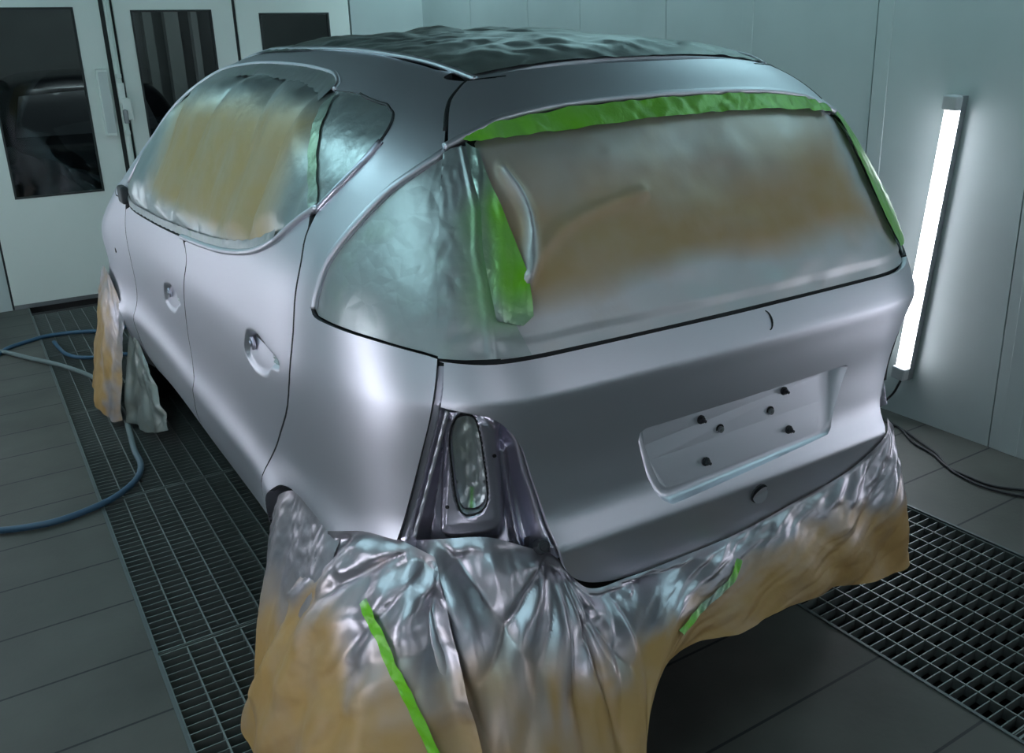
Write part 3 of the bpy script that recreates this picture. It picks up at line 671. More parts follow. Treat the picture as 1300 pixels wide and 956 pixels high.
# licence plate recess
RI = [(-.258, .794), (.290, .799), (.298, .794), (.297, .780), (.280, .664), (.268, .652), (-.175, .640), (-.205, .640), (-.220, .648), (-.230, .664), (-.243, .700), (-.254, .738), (-.262, .770), (-.262, .786)]
def recess():
    N_ = 96
    def rs(L):
        L = resample(L, .002); n = len(L); i = np.linspace(0, n, N_, endpoint=False).astype(int); return L[i]
    # matching vertices segment by segment
    def seg(L):
        out = []; n = len(L)
        for i in range(n):
            a = np.array(L[i]); b = np.array(L[(i+1) % n]); m = 10 if i in (0, 3, 5) else 3
            for j in range(m): out.append(a+(b-a)*j/m)
        return np.array(out)
    A = seg(REC); B = seg(RI); PA = chart(np.array([xoff(x) for x in A[:, 0]]), A[:, 1])
    PB = np.stack([B[:, 0], -.596+.030*sst(.60, .80, B[:, 1]), B[:, 1]], 1)
    rings = [PA]
    for t, q in ((.08, .45), (.25, .78), (.55, .93), (.85, .99), (1., 1.)):
        xz = PA+(PB-PA)*t; y = PA[:, 1]+(PB[:, 1]-PA[:, 1])*q; rings.append(np.stack([xz[:, 0], y, xz[:, 2]], 1))
    V = np.vstack(rings); n = len(A); Fc = []
    for r in range(len(rings)-1):
        for i in range(n): Fc.append((r*n+i, r*n+(i+1) % n, (r+1)*n+(i+1) % n, (r+1)*n+i))
    Fc.append(tuple(range((len(rings)-1)*n, len(rings)*n)))
    me = mesh_np('plate_recess', V, Fc); bm = bmesh.new(); bm.from_mesh(me); bmesh.ops.recalc_face_normals(bm, faces=bm.faces)
    f = max(bm.faces, key=lambda f: len(f.verts))
    if f.normal.y > 0: bmesh.ops.reverse_faces(bm, faces=bm.faces)
    f.smooth = False
    bm.to_mesh(me); bm.free(); return link('plate_recess', me, M['paint'], tailgate)
rec = recess()
yp = lambda z: -.596+.030*float(sst(.60, .80, z))
for x, z in ((-.092, .767), (.173, .774), (.178, .679), (-.091, .671)):
    bm = bmesh.new(); y = yp(z)
    cyl(bm, (x, y, z), (x, y-.003, z), .0105, 18); cyl(bm, (x, y-.003, z), (x, y-.009, z), .0075, 6); cyl(bm, (x, y-.009, z), (x, y-.017, z), .0035, 10)
    bm_obj('plate_bolt', bm, M['rubber_and_shade'], rec)
for x, z in ((-.038, .732), (.124, .736)):
    bm = bmesh.new(); y = yp(z); cyl(bm, (x, y, z), (x, y-.0012, z), .012, 24); bm_obj('plate_hole', bm, M['black_hole'], rec)
    bm = bmesh.new(); cyl(bm, (x, y-.001, z), (x, y-.007, z), .0075, 16); cyl(bm, (x, y-.007, z), (x, y-.009, z), .003, 10); bm_obj('plate_clip', bm, M['grey_metal'], rec)
# lock hole cover (crescent) above, round lock opening below
P = chart(np.array([xoff(.07)]), np.array([.973]))[0]
t = np.linspace(-PI*.5, PI*.45, 16); arc = np.stack([P[0]+.006+.0135*np.cos(t), np.full(16, P[1])-.001+.002, P[2]+.020*np.sin(t)], 1)
u_ = np.array([xoff(a) for a in arc[:, 0]]); AR = chart(u_, arc[:, 2]); sweep('lock_cover_gap', AR, np.concatenate([np.linspace(.0012, .003, 8), np.linspace(.003, .0012, 8)]), M['black_hole'], tailgate, seg=6)
P = chart(np.array([xoff(.044)]), np.array([.567]))[0]; n = gradF(P[None])[0]; P = P+n*.0035
bm = bmesh.new(); cyl(bm, Vector(P-n*.004), Vector(P+n*.001), .0245, 28); lk = bm_obj('lock_opening', bm, M['rubber_and_shade'], tailgate)
rr = np.linspace(-1, 1, 15); U, W_ = np.meshgrid(rr, rr); k = np.maximum(np.abs(U), np.abs(W_))/np.maximum(np.hypot(U, W_), 1e-6); U, W_ = (U*k).ravel(), (W_*k).ravel()
ex = np.array([1., 0, 0]); ez = np.cross(n, ex); ez /= np.linalg.norm(ez)
Pd = P+n*.001+np.outer(U*.0225, ex)+np.outer(W_*.0225, -ez)+np.outer(.001+.006*np.abs(W_+.3*U), n)
o = link('lock_foil', mesh_np('lock_foil', Pd, [(i*15+j, i*15+j+1, i*15+j+16, i*15+j+15) for i in range(14) for j in range(14)]), M['paint'], tailgate)
# --- tail light well
HO = cc([(-.535, .906), (-.61, .890), (-.628, .874), (-.633, .85), (-.636, .73), (-.637, .668), (-.620, .650), (-.560, .642), (-.507, .639), (-.500, .66), (-.516, .78), (-.530, .89), (-.535, .906)], 3)[:-1]
OV = cc([(-.545, .872), (-.556, .890), (-.574, .895), (-.590, .886), (-.598, .850), (-.604, .790), (-.608, .717), (-.600, .688), (-.578, .676), (-.553, .678), (-.541, .711), (-.537, .800), (-.539, .845), (-.545, .872)], 3)[:-1]
qz = np.array([p[1] for p in QR]); qu = np.array([p[0] for p in QR]); tz = np.array([p[1] for p in TL[5:14]])[::-1]; tu = np.array([p[0] for p in TL[5:14]])[::-1]
def well(u, z):
    a = (np.interp(z, qz, qu)-u); b = u-np.interp(z, tz, tu)
    ins = inpoly(u, z, HO); d = pdist(u, z, HO); sd = np.where(ins, d, -d)
    dep = .085-.045*sst(-.012, .004, sd)-.006*sst(.010, .016, sd)
    dep = dep-.05*sst(.030, .0, b)*(z < .9)                      # rolled lip next to the tailgate
    wf = sst(.026, .016, a); dep = dep*(1-wf)+.014*wf                           # flange behind the side panel edge
    rib = np.abs(u-np.interp(z, [.5, .72, .9], [-.685, -.655, -.640])); dep = dep-.028*sst(.012, .0, rib)*(z < .80)
    io = inpoly(u, z, OV); do = pdist(u, z, OV); dep = dep+.045*sst(0, .006, np.where(io, do, 0))
    return -dep
poly_w = cc(QR, 3)[:-1]+[(-.529, 1.005), (-.548, 1.005), (-.548, .938), (-.60, .922), (-.66, .89)]+[(-.69, .84), (-.70, .76), (-.72, .69), (-.735, .63), (-.75, .56), (-.70, .52), (-.55, .53), (-.43, .56)]
well_o = panel('tail_light_well', poly_w, car, M['paint_in'], step=.0055, disp=well, flange=0, mirror=True, label='bare purple grey sheet metal well of the removed tail light')
sealp = resample(OV, .006); 
P = chart(sealp[:, 0], sealp[:, 1]); P = P-gradF(P)*.036; sweep('opening_seam', np.vstack([P, P[:1]]), .0022, M['black_hole'], well_o, seg=6)
hs = resample([p for p in HO], .006); P = chart(hs[:, 0], hs[:, 1]); P = P-gradF(P)*.045
for u, z in ((-.529, .874), (-.625, .80), (-.522, .69)):
    P = chart(np.array([u]), np.array([z]))[0]; n = gradF(P[None])[0]; bm = bmesh.new(); cyl(bm, Vector(P-n*.034), Vector(P-n*.0325), .0042, 12); bm_obj('screw_hole', bm, M['black_hole'], well_o)
P = chart(np.array([-.705]), np.array([.615]))[0]; n = gradF(P[None])[0]
bm = bmesh.new(); cyl(bm, Vector(P-n*.05), Vector(P-n*.018), .017, 20, .013); cyl(bm, Vector(P-n*.018), Vector(P-n*.012), .008, 14); bm_obj('rubber_buffer', bm, M['rubber_and_shade'], well_o, bevel=.002)
# bright foil strip along the side panel edge
z_ = np.linspace(.63, .915, 40); a_ = np.interp(z_, qz, qu)-.026; P = chart(a_, z_); P = P-gradF(P)*(.016+.002*np.sin(z_*160))[:, None]
sweep('edge_sealant', P, .0045, M['paint'], well_o, seg=6, label='bright wrinkled bead of seam sealant')

# wheels (behind the paper)
for s, (cy, cz) in ((-1, ARCHES[0]), (1, ARCHES[0]), (-1, ARCHES[1]), (1, ARCHES[1])):
    bm = bmesh.new(); r = .285; prof = [(.17, .0), (.20, .02), (.27, .025), (.285, .05), (.285, .14), (.27, .165), (.20, .17), (.17, .19)]
    n = 40; rings = []
    for pr, px in prof: rings.append([bm.verts.new((s*(.84-px), cy+pr*math.cos(2*PI*i/n), r+pr*math.sin(2*PI*i/n))) for i in range(n)])
    for a, b in zip(rings[:-1], rings[1:]):
        for i in range(n): bm.faces.new((a[i], a[(i+1) % n], b[(i+1) % n], b[i]))
    ty = bm_obj('tyre', bm, M['rubber_and_shade'], car, smooth=True)
    bm = bmesh.new(); cyl(bm, (s*.70, cy, r), (s*.82, cy, r), .172, 32)
    for q in range(5):
        a = 2*PI*q/5; box(bm, (s*.825, cy+.09*math.cos(a), r+.09*math.sin(a)), (.02, .03, .17), Matrix.Rotation(PI/2-a, 4, 'X'))
    bm_obj('rim', bm, M['grey_metal'], ty)

# ================================================================== MASKING
def tag_sheet(o, label, cat, group=None):
    o['label'] = label; o['category'] = cat
    if group: o['group'] = group
# front + rear side window sheet
W_IN = [(p[0], p[1]-.004) for p in cc(WT)]+[(.118, 1.48), (.06, 1.44), (-.03, 1.36), (-.115, 1.272)]+[(p[0], p[1]+.004) for p in cc(WB) if p[0] > -.09]
def side_folds(u, z):
    q = u+.25*(z-1.2)
    f = .028*np.abs(np.sin(q*8+4.5*vnoise(u*2.2, z*1.6, 7)))+.003*np.sin(q*23+3*vnoise(u*4, z*4, 3))
    edge = pdist(u, z, W_IN); w = sst(.0, .07, edge)
    return -.008+f*w+.0018*crumple(u*1.0, z, .07, 11)
def spray_side(u, z):
    n = .25*fbm(u*2.2, z*5, 3)
    tb = 1-sst(1.10, 1.18, z+n*.12)+sst(1.40, 1.52, z+n*.15)
    s = np.maximum(tb, 1-sst(-.04, .16, u+.8*n*.3))
    s = np.maximum(s, sst(1.35, 1.7, u)); return np.clip(s+.10, 0, 1)
o = panel('window_masking_film', W_IN, None, M['film'], step=.011, disp=side_folds, flange=0, spray=spray_side)
tag_sheet(o, 'large silver masking film with yellow centre and soft folds over the side door windows', 'masking film')
Q_IN = [(.125, 1.496), (-.026, 1.490), (-.183, 1.466), (-.252, 1.452), (-.286, 1.428), (-.282, 1.388), (-.228, 1.334), (-.149, 1.27), (-.112, 1.266), (-.03, 1.345), (.06, 1.42)]
o = panel('window_masking_film', Q_IN, None, M['film'], step=.008, disp=lambda u, z: -.0035+.0008*crumple(u, z, .05, 21), flange=0, spray=lambda u, z: 0*u+1)
tag_sheet(o, 'small silvered film filling the triangular rear quarter side window', 'masking film')
def strip(name, pts, wid, mat, off, label, cat='masking tape', sp=None, cr=.0015, seed=0, step=.007):
    L = resample(smooth_curve(pts, 5), .01, closed=False); t = np.gradient(L, axis=0); t /= np.linalg.norm(t, axis=1)[:, None]; nn = np.stack([-t[:, 1], t[:, 0]], 1)
    wv = wid/2*(1+.12*np.sin(np.arange(len(L))*.9+seed))[:, None]; poly = [tuple(p) for p in np.vstack([L+nn*wv, (L-nn*wv)[::-1]])]
    o = panel(name, poly, None, mat, step=step, disp=lambda u, z: off+cr*crumple(u, z, .02, seed), flange=0, spray=(sp or (lambda u, z: 0*u+1))); tag_sheet(o, label, cat); return o
strip('masking_tape', [(.105, 1.475), (.02, 1.40), (-.06, 1.33), (-.125, 1.268)], .035, M['green'], .001, 'pale green dusted tape strip between the door window film and quarter window film', seed=3, sp=lambda u, z: .80+.25*np.abs(z-1.37)/.1)
strip('masking_tape', [(p[0], p[1]-.018) for p in WT[:-1]], .036, M['foil'], .001, 'silvered tape along the top edge of the side window film', seed=5)
strip('masking_tape', [(p[0], p[1]+.016) for p in WB[3:-1]], .024, M['foil'], .002, 'silvered tape along the lower edge of the side window film', seed=8)
# rear side glass (D pillar) film, silver
D_IN = [(-.531, 1.020)]+[(u+.0, z+.003) for u, z in cc(GL, 3)[1:]]+[(u-.012, z) for u, z in cc(DM, 3)[1:-1]]+[(-.535, 1.372)]
D_IN = [(-.531, 1.022), (-.499, 1.031), (-.407, 1.049), (-.293, 1.065), (-.250, 1.072), (-.236, 1.085), (-.236, 1.100), (-.243, 1.135), (-.261, 1.192), (-.317, 1.261), (-.382, 1.316), (-.462, 1.353), (-.535, 1.378)]
o = panel('window_masking_film', D_IN, None, M['foil'], step=.007, disp=lambda u, z: -.006+.0005*crumple(u, z, .07, 31)+.0016*crumple((u-z)*.5, (u+z)*1.3, .022, 32)*vnoise(u*9, z*9, 5)*2, flange=0, spray=lambda u, z: 0*u+1)
tag_sheet(o, 'crinkled silver film over the rear side glass behind the rear door', 'masking film')
linesegs('window_frame', [(-.237, 1.085), (-.240, 1.120), (-.256, 1.185), (-.316, 1.260), (-.382, 1.316), (-.463, 1.354), (-.536, 1.381)], car, M['paint'], r=.009, off=-.003)
# rear window
TOPG = [(-.545, 1.378), (-.633, 1.398), (-.76, 1.418), (-.85, 1.430), (-.93, 1.438), (-1.046, 1.444), (UC, 1.447)]
topg = cc(TOPG, 3)+mir(cc(TOPG, 3))[::-1][1:]
RW = [p for p in topg if -1.93 < p[0] < -.66]
rw_poly = [(-.645, 1.010), (-.652, 1.10), (-.655, 1.20), (-.66, 1.30), (-.655, 1.395)]+RW+[(-1.93, 1.38), (-1.89, 1.28), (-1.87, 1.20), (-1.875, 1.12), (-1.89, 1.06), (-1.915, 1.009)]+[(-1.75, 1.009), (-1.5, 1.009), (-1.2, 1.009), (-.9, 1.009)]
CRES = cc([(-.731, 1.338), (-.765, 1.289), (-.765, 1.231), (-.739, 1.176), (-.715, 1.138)], 4); DIAG = cc([(-.725, 1.145), (-.78, 1.190), (-.85, 1.229), (-.947, 1.253), (-1.066, 1.270)], 4)
def rear_disp(u, z):
    e = pdist(u, z, rw_poly); w = sst(0, .10, e)
    sag = -.010+.006*w*np.sin((u+.3*z)*9)+.010*w*fbm(u*4, z*6, 13)
    cres = .012*1.6*np.exp(-(pdist(u, z, CRES, closed=False)/.016)**2)+.012*np.exp(-(pdist(u, z, DIAG, closed=False)/.012)**2)+.010*fbm(u*5+z*3, z*7-u*2, 77)*w
    low = .002*np.sin(u*31+2*vnoise(u*5, z*9, 2))*np.exp(-((z-1.035)/.03)**2)
    band = -.005*sst(1.040, 1.035, z)
    diag = 0
    return sag+cres+low+band+diag+.0010*crumple(u, z, .10, 17)
def rear_spray_and_highlight(u, z):
    n = fbm(u*2.5, z*4, 23)
    s = 1-sst(1.06, 1.16, z+.06*n)
    s = np.maximum(s, .55*sst(1.20, 1.40, z+.08*n))
    s = np.maximum(s, .9*sst(-1.72, -1.90, u-.6*(z-1.2)*.5+.1*n))
    s = np.maximum(s, .8*(1-sst(.0, .05, pdist(u, z, [(-.66, 1.39), (-.655, 1.2), (-.65, 1.01)], closed=False))))
    s = np.maximum(s, .9*np.exp(-(pdist(u, z, CRES, closed=False)/.014)**2))  # silver along the curved fold paints in its highlight
    return np.clip(.16+s, 0, 1)
o = panel('rear_window_paper', rw_poly, None, M['kraft'], step=.009, off=.003, disp=rear_disp, flange=0, spray=rear_spray_and_highlight)
tag_sheet(o, 'large brown masking paper with silver overspray over the rear window', 'masking paper')
gt = cc([(-.60, 1.397), (-.70, 1.413), (-.82, 1.430), (-.92, 1.441), (-1.05, 1.447), (UC, 1.450)], 3); gt = gt+mir(gt)[::-1][1:]
gb = cc([(-.633, 1.390), (-.693, 1.392), (-.791, 1.396), (-.921, 1.402), (-1.097, 1.409), (UC, 1.412), (-1.372, 1.412), (-1.529, 1.408), (-1.636, 1.398), (-1.75, 1.388), (-1.85, 1.385)], 3)
gpoly = [p for p in gt if p[0] > -1.87]+gb[::-1]
o = panel('masking_tape', gpoly, None, M['green'], step=.007, off=.008, disp=lambda u, z: .007*crumple(u, z*1.6, .06, 41)+.003*crumple(u, z, .025, 42)+.004*np.abs(np.sin(u*38+z*30))*(sst(-.9, -.7, u)+sst(-1.5, -1.8, u)), flange=0, spray=lambda u, z: .10+.3*(1-sst(-.80, -.66, u))*0+.35*sst(-.78, -.66, u)*fbm(u*9, z*30, 5, 2)+.05)
tag_sheet(o, 'bright green tape band under the spoiler along the top of the rear window paper', 'masking tape')
FOLDL = [(-.60, 1.385), (-.612, 1.333), (-.622, 1.274), (-.612, 1.199), (-.620, 1.142), (-.625, 1.02)]
CSIL = [(-.531, 1.018), (-.579, 1.013), (-.640, 1.010), (-.700, 1.008), (-.650, 1.142), (-.640, 1.199), (-.645, 1.274), (-.630, 1.333), (-.618, 1.385), (-.56, 1.382), (-.535, 1.374), (-.530, 1.30), (-.529, 1.15)]
o = panel('corner_masking_film', CSIL, None, M['foil'], step=.0065, off=.006, disp=lambda u, z: .0010*crumple(u*.7, z*2.2, .04, 51)+.0007*crumple(u, z*2, .018, 52)+.004*np.exp(-(pdist(u, z, FOLDL, closed=False)/.005)**2), flange=0, spray=lambda u, z: np.clip(1.02-.60*sst(-.545, -.64, u)*(1-sst(1.26, 1.33, z))*sst(1.01, 1.10, z), 0, 1))
tag_sheet(o, 'wide silver green dusted film strip down the left rear corner of the window', 'masking film')
GST = [(-.640, 1.075), (-.690, 1.06), (-.716, 1.075), (-.722, 1.142), (-.706, 1.226), (-.684, 1.293), (-.655, 1.375), (-.615, 1.390), (-.622, 1.34), (-.636, 1.274), (-.628, 1.199), (-.634, 1.142)]
o = panel('masking_tape', GST, None, M['green'], step=.006, off=.012, disp=lambda u, z: .0022*np.sin((u+.24*z)*110)+.002*crumple(u*2, z*.6, .03, 61), flange=0, spray=lambda u, z: np.clip(.12+.6*(1-sst(1.05, 1.14, z))+.65*sst(1.26, 1.34, z)+.55*sst(-.675, -.63, u), 0, 1))
tag_sheet(o, 'green tape strip with lengthwise folds at the left edge of the rear window paper', 'masking tape')
o = panel('masking_tape', [(-1.91, 1.382), (-1.865, 1.32), (-1.842, 1.24), (-1.835, 1.16), (-1.845, 1.10), (-1.865, 1.05), (-1.96, 1.05), (-1.99, 1.13), (-2.01, 1.22), (-2.03, 1.32), (-2.04, 1.38)], None, M['green'], step=.01, off=.006, disp=lambda u, z: .0015*crumple(u, z, .03, 71), flange=0, spray=lambda u, z: 0*u+.28)
tag_sheet(o, 'green tape strip down the right edge of the rear window', 'masking tape')
# right rear side glass film (mirror side of the D pillar)
o = panel('window_masking_film', mir(D_IN), None, M['foil'], step=.012, disp=lambda u, z: -.006+.0028*crumple(u, z, .04, 31), flange=0, spray=lambda u, z: 0*u+1)
tag_sheet(o, 'silver film over the rear side glass on the far right side of the car', 'masking film')
# right side windows
V2, T_, bd = mesh_poly(W_IN, .03); P = chart(V2[:, 0], V2[:, 1]); N_ = gradF(P); P = (P+N_*side_folds(V2[:, 0], V2[:, 1])[:, None])*np.array([-1, 1, 1])
o = link('window_masking_film', mesh_np('window_masking_film', P, T_), M['film']); at = o.data.attributes.new('spray', 'FLOAT', 'POINT'); at.data.foreach_set('value', spray_side(V2[:, 0], V2[:, 1]))
tag_sheet(o, 'silver masking film over the side door windows on the far side of the car', 'masking film')
# roof sheet
def roof_disp(x, y):
    e = pdist(x, y, RP); w = sst(0, .12, e)
    return .004+.022*w*np.abs(crumple(x*1.0, y*.8, .18, 81))+.010*sst(.05, .45, y)*(1-sst(.9, 1.3, y))*np.exp(-((x+.02)/.30)**2)*(.6+.8*vnoise(x*6, y*3, 4))+.005*crumple(x, y, .06, 82)
RP = [(-.435, -.195), (-.30, -.212), (0, -.222), (.30, -.212), (.50, -.185), (.54, .1), (.53, .6), (.50, 1.2), (.3, 1.5), (-.3, 1.5), (-.45, 1.3), (-.455, .9), (-.455, .4), (-.45, .1)]
o = panel('roof_paper', RP, None, M['roofpaper'], step=.016, pos=roofz, disp=roof_disp, flange=0, spray=lambda x, y: np.clip(.75+.5*fbm(x*4, y*3, 9)-.6*np.exp(-((x)/.25)**2-((y-.6)/.35)**2), 0, 1))
tag_sheet(o, 'wrinkled dark masking sheet covering the roof', 'masking sheet')

# ------------------------------------------------------------------ hanging skirts
def drape(name, top, bot, mat, label, gathers=(), fine=1., nc=150, nr=70, bulge=.03, fold=.03, freq=9, seed=0, crump=.012, spray=None, cs=.06, topcr=0., cat='masking paper', folds_top=.15, kink=None):
    top = catmull(top, 12); bot = catmull(bot, 12)
    def rs(L, n):
        d = np.r_[0, np.cumsum(np.linalg.norm(np.diff(L, axis=0), axis=1))]; t = np.linspace(0, d[-1], n); return np.stack([np.interp(t, d, L[:, k]) for k in range(3)], 1)
    A = rs(top, nc); B = rs(bot, nc); tb = np.gradient((A+B)/2, axis=0); out = np.cross(tb, [0, 0, 1.]); out /= np.linalg.norm(out, axis=1)[:, None]
    mid = (A+B).mean(0)/2
    if ((A+B)/2-np.array([0, 1.2, 0]))[nc//2] @ out[nc//2] < 0: out = -out
    s = np.linspace(0, 1, nr)[:, None]; u = np.linspace(0, 1, nc)[None, :]
    arc = np.linalg.norm(np.diff(B, axis=0), axis=1).sum(); H = np.linalg.norm(A-B, axis=1).mean()
    P = A[None]+(B-A)[None]*s[..., None]
    arc0 = np.linalg.norm(np.diff(A, axis=0), axis=1).sum(); x = u*(arc0+(arc-arc0)*s); y = s*H+0*u
    fl = fold*(folds_top+(1-folds_top)*s**.8)*(np.sin(2*PI*freq*u+3.5*vnoise(u*freq*.7, s*1.3, seed)*2+1.2*s)+.5*np.sin(2*PI*freq*2.3*u+4*vnoise(u*freq, s*2, seed+3)))
    fl = fl+bulge*np.sin(PI*s)
    c = crump*crumple(x+0*y, y, cs, seed+5)+topcr*np.exp(-(s/.25)**2)*crumple(x+0*y, y, cs*.5, seed+9)
    fade = sst(0, .05, s)
    mid_c = crumple(x+0*y, y, .07, seed+15)
    c = c+fine*.0065*mid_c*(.35+.65*np.exp(-(s/.45)**2))+.0022*crumple(x+0*y, y, .028, seed+19)*np.exp(-(s/.6)**2)
    for gx, gy, gn, ga in gathers:
        r = np.hypot(x-gx, y-gy); th = np.arctan2(x-gx, y-gy+.03); c = c+ga*(np.abs(np.sin(gn*th+1.5*vnoise(th*3, r*4, 3)))-.5)*sst(.0, .10, r)*np.exp(-(r/.34)**2)
    d = (fl+c)*fade
    P = P+out[None]*d[..., None]
    if kink is not None: P = P+kink(u, s)
    P[..., 2] = np.maximum(P[..., 2], .004)
    V = P.reshape(-1, 3); Fc = [(i*nc+j, i*nc+j+1, (i+1)*nc+j+1, (i+1)*nc+j) for i in range(nr-1) for j in range(nc-1)]
    me = mesh_np(name, V, Fc); o = link(name, me, mat, None, label=label, cat=cat)
    at = me.attributes.new('spray', 'FLOAT', 'POINT'); sp = (spray(u, s, P[..., 2]) if spray else 0*u*s); sp = sp+.45*fine*mid_c*np.clip(sp*(1.3-sp)*3, 0, 1); at.data.foreach_set('value', np.clip(sp, 0, 1).ravel())
    return o, A, B, P
ct = lambda u, z, o=0.: [tuple(p) for p in (lambda P: P+gradF(P)*o)(chart(np.array(u, float), np.array(z, float)))]
# corner skirt below the side panel
o, A, B, PB_ = drape('corner_skirt_paper', ct([-.215, -.301, -.354, -.424, -.50], [.575, .602, .615, .618, .60], -.012),
      [(-1.03, .02, .012), (-1.09, -.30, .012), (-1.10, -.62, .012), (-.98, -.86, .012), (-.78, -.95, .012)], M['kraft_skirt'],
      'brown paper skirt with crumpled silver top hanging from the side panel corner to the floor', bulge=.04, fold=.020, freq=2.2, seed=3, crump=.014, topcr=.014, cs=.16, gathers=((.30, .0, 5, .022),),
      spray=lambda u, s, z: 1.1-sst(.10, .42, s+.25*fbm(u*5, s*3, 4))*1.05, nc=160, nr=130)
# wheel skirt
drape('wheel_skirt_paper', ct([.165, .09, .0, -.08, -.16, -.25], [.46, .535, .585, .598, .588, .57], -.02),
      [(-.955, .20, .012), (-.985, .06, .012), (-1.04, -.10, .012), (-1.07, -.28, .012), (-1.06, -.45, .012)], M['kraft_skirt'],
      'brown and silver paper sheet hanging out of the left rear wheel arch', fine=.25, bulge=.02, fold=.018, freq=1.4, seed=12, crump=.010, cs=.22,
      spray=lambda u, s, z: 1.1-sst(.12, .55, s+.2*fbm(u*4, s*3, 14))*1.1, nc=110, nr=110)
# rear skirt under tail light well and tailgate
topu = ct([-.40, -.50, -.60, -.68, -.735], [.602, .630, .640, .618, .56], -.040)+ct([-.79, -.90, -1.05, UC, -1.40, -1.60, -1.72], [.485, .470, .468, .472, .495, .525, .585], .004)+ct([-1.75], [.625], .004)
_o, _a, _b, PC_ = drape('rear_skirt_paper', topu,
      [(-1.0, -.84, .012), (-.80, -.93, .012), (-.62, -.94, .04), (-.52, -.88, .16), (-.44, -.80, .29), (-.33, -.75, .335), (-.12, -.73, .315), (.09, -.72, .31), (.21, -.715, .29), (.35, -.71, .25), (.54, -.69, .215), (.60, -.64, .215)], M['kraft_skirt'],
      'long brown paper skirt with silver upper edge hanging below the tailgate', bulge=.02, fold=.012, freq=3.2, seed=22, crump=.020, topcr=.012, cs=.20, folds_top=.35, gathers=((.03, .0, 6, .030), (.36, .02, 7, .026), (.50, .02, 5, .016)),
      spray=lambda u, s, z: 1.15-sst(.15, .62, s*(1.15-.25*u)+.25*fbm(u*6, s*3, 24))*1.12, nc=330, nr=110)
# front wheel masking: brown outer sheet and silver inner sheet
drape('front_wheel_paper', [(-.89, 2.86, .60), (-.905, 2.70, .66), (-.91, 2.50, .66), (-.905, 2.34, .585), (-.90, 2.26, .50)], [(-1.03, 2.85, .02), (-1.055, 2.62, .03), (-1.06, 2.42, .03), (-1.03, 2.27, .02), (-.99, 2.20, .04)], M['kraft_skirt'],
      'creased brown paper bag masking hanging over the left front wheel', bulge=.01, fold=.006, freq=2, seed=42, crump=.014, cs=.16, spray=lambda u, s, z: .0+.7*(1-sst(.1, .35, s))+.6*sst(.66, .9, u+.3*fbm(u*5, s*5, 8)), nc=80, nr=90)
drape('front_wheel_foil', [(-.885, 2.27, .50), (-.875, 2.17, .42), (-.865, 2.08, .33)], [(-.97, 2.20, .03), (-.92, 1.98, .04), (-.86, 1.80, .10)], M['roofpaper'],
      'dark silver crumpled sheet tucked between the front wheel and the door sill', bulge=.0, fold=.008, freq=2, seed=52, crump=.018, cs=.16, fine=.5, spray=lambda u, s, z: 0*u*s+.55, nc=60, nr=60, cat='masking sheet')
# green tapes on the skirts
def tape_on(P, idx, wid, mat, label, off=.006, sp=None):
    pts = np.array([P[i, j] for i, j in idx]); pts = catmull(pts, 8); t = np.gradient(pts, axis=0); t /= np.linalg.norm(t, axis=1)[:, None]
    camv = np.array([-.6, -.75, .3]); side_ = np.cross(t, camv); side_ /= np.linalg.norm(side_, axis=1)[:, None]; out = np.cross(side_, t)
    out *= np.sign((out @ camv))[:, None]; n = len(pts); V = []
    for k, a in enumerate((-1, -.5, 0, .5, 1)): V += list(pts+out*(off+.002*np.sin(np.arange(n)*.8+k))[:, None]+side_*wid/2*a)
    Fc = [(k*n+i, k*n+i+1, (k+1)*n+i+1, (k+1)*n+i) for k in range(4) for i in range(n-1)]
    o = link('masking_tape', mesh_np('masking_tape', V, Fc), mat, None, label=label, cat='masking tape'); at = o.data.attributes.new('spray', 'FLOAT', 'POINT'); at.data.foreach_set('value', (np.tile(sp if sp is not None else np.zeros(n), 5)))
    return o
ti = [(22, 94), (26, 103), (30, 113), (36, 121), (40, 127), (46, 131), (56, 136), (68, 141)]
tape_on(PB_, ti, .021, M['green'], 'bright green tape strip running down the front of the corner skirt', off=.010, sp=np.r_[[.7, .5, .3], np.zeros((len(ti)-1)*8-2)])
ti = [(28, 197), (43, 192), (52, 184), (61, 173), (69, 167), (76, 158)]
tape_on(PC_, ti, .014, M['green'], 'narrow green tape strip slanting across the rear skirt, silvered in its middle', off=.008, sp=np.abs(1-np.abs(np.linspace(-1, 1, (len(ti)-1)*8+1)*1.3)))
# foil plug in the tail light opening
def oval_foil():
    V2, T, bd = mesh_poly([((u+.574)*.93-.574, (z-.795)*.95+.795) for u, z in OV], .005)
    u, z = V2[:, 0], V2[:, 1]; P = chart(u, z); N0 = gradF(P); e = pdist(u, z, OV)
    d = -.050-.012*sst(0, .02, e)+.006*crumple(u*1.6, z, .02, 91)*(.4+sst(.74, .70, z)+sst(.86, .89, z))+.0035*crumple(u*2, z*.5, .03, 92)
    P = P+N0*d[:, None]; a, b, c = P[T[:, 0]], P[T[:, 1]], P[T[:, 2]]; fl = (np.cross(b-a, c-a)*N0[T].mean(1)).sum(1) < 0; T = T.copy(); T[fl] = T[fl][:, ::-1]
    o = link('tail_light_foil', mesh_np('tail_light_foil', P, T), M['foil'], None, label='crumpled silver foil filling the oval opening of the tail light well', cat='masking foil')
    at = o.data.attributes.new('spray', 'FLOAT', 'POINT'); at.data.foreach_set('value', np.clip(1-.9*np.exp(-((u+.572+.1*(z-.7))/.004)**2)*(z < .722), 0, 1))
oval_foil()

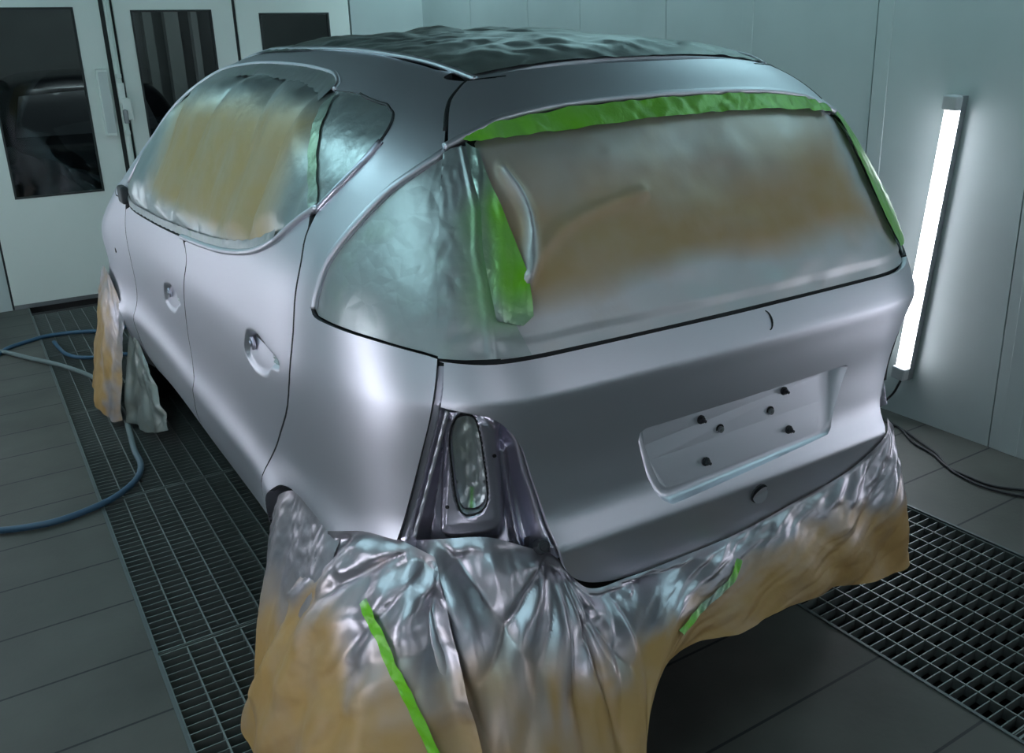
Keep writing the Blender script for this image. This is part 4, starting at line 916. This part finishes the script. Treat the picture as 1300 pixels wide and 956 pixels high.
# ================================================================== WORKSHOP BEYOND THE DOORS
bm = bmesh.new(); bx(bm, -4, 4.5, 10.2, 10.3, 0, 4); bx(bm, -4, -3.9, 5.0, 10.3, 0, 4); bx(bm, 4.4, 4.5, 5.0, 10.3, 0, 4)
bm_obj('wall_workshop', bm, pmat('workshop_wall', (.16, .17, .165), .8, var=.2), kind='structure')
bm = bmesh.new(); bx(bm, -4, 4.5, 5.0, 10.3, -.06, 0); bm_obj('floor_workshop', bm, pmat('workshop_floor', (.05, .05, .05), .7), kind='structure')
bm = bmesh.new(); bx(bm, -4, 4.5, 5.0, 10.3, 4, 4.1); bm_obj('ceiling_workshop', bm, pmat('workshop_ceiling', (.08, .085, .085), .8), kind='structure')
t = thing('workshop_fill_lamp', 'unseen lamp added to brighten the workshop beyond the booth windows', 'lamp', (0, 7.5, 3.6))  # added lamp, out of view, that lifts the workshop behind the glass
bm = bmesh.new(); bx(bm, -.9, .9, -.12, .12, 0, .06); bm_obj('housing', bm, M['grey_metal'], t)
bm = bmesh.new(); bx(bm, -.85, .85, -.1, .1, -.01, 0); bm_obj('diffuser', bm, emis('workshop_fill_glow', (.8, .95, 1), 20.), t)
# dark car waiting behind the windows
dc = thing('dark_car', 'dark car parked in the workshop, seen through the left and middle booth windows', 'car', (-.35, 7.6, 0))
b_ = inner_shell(dc, M['car_black'], off=0., name='body')
dc.scale = (1., 1., .97)
bm = bmesh.new()
V2, T_, bd = mesh_poly([(-.62, 1.05), (UC, 1.05), (-1.83, 1.05), (-1.80, 1.40), (UC, 1.43), (-.66, 1.40)], .04); P = chart(V2[:, 0], V2[:, 1]); P = P+gradF(P)*.004
link('rear_window', mesh_np('rear_window', P, T_), M['rubber_and_shade'], dc)
for s in (-1, 1):
    for cy in (-.1, 2.56):
        bm = bmesh.new(); cyl(bm, (s*.66, cy, .29), (s*.86, cy, .29), .285, 32); bm_obj('tyre', bm, M['rubber_and_shade'], dc, bevel=.02)
# wrapped plastic bundle in front of the dark car, and workshop posts
uu = np.linspace(0, 1, 50); U, W_ = np.meshgrid(uu, uu); r = .9
P = np.stack([-1.1+1.0*U, 6.2-.25*np.sin(PI*U)*W_+.08*crumple(U, W_, .15, 5), .02+1.0*(1-W_)*(1-.45*U)+.05*crumple(U+3, W_, .12, 6)], -1).reshape(-1, 3); P[:, 2] = np.maximum(P[:, 2], .01)
link('plastic_sheet', mesh_np('plastic_sheet', P, [(i*50+j, i*50+j+1, i*50+j+51, i*50+j+50) for i in range(49) for j in range(49)]), M['plastic_sheet'], None, label='crinkled dark plastic sheet heaped low behind the left booth window', cat='plastic sheet')
for i, (x, wd) in enumerate(((.75, .10), (1.02, .16), (1.28, .07))):
    bm = bmesh.new(); bx(bm, x-wd/2, x+wd/2, 9.6, 9.75, 0, 4); bx(bm, x-wd/2-.02, x+wd/2+.02, 9.58, 9.77, 0, .05)
    bm_obj('steel_post', bm, pmat('post_grey', (.22+.05*i, .24+.05*i, .23+.05*i), .6), label=['narrow', 'wide', 'thin rightmost'][i]+' grey steel post in the workshop behind the middle booth window', cat='post')
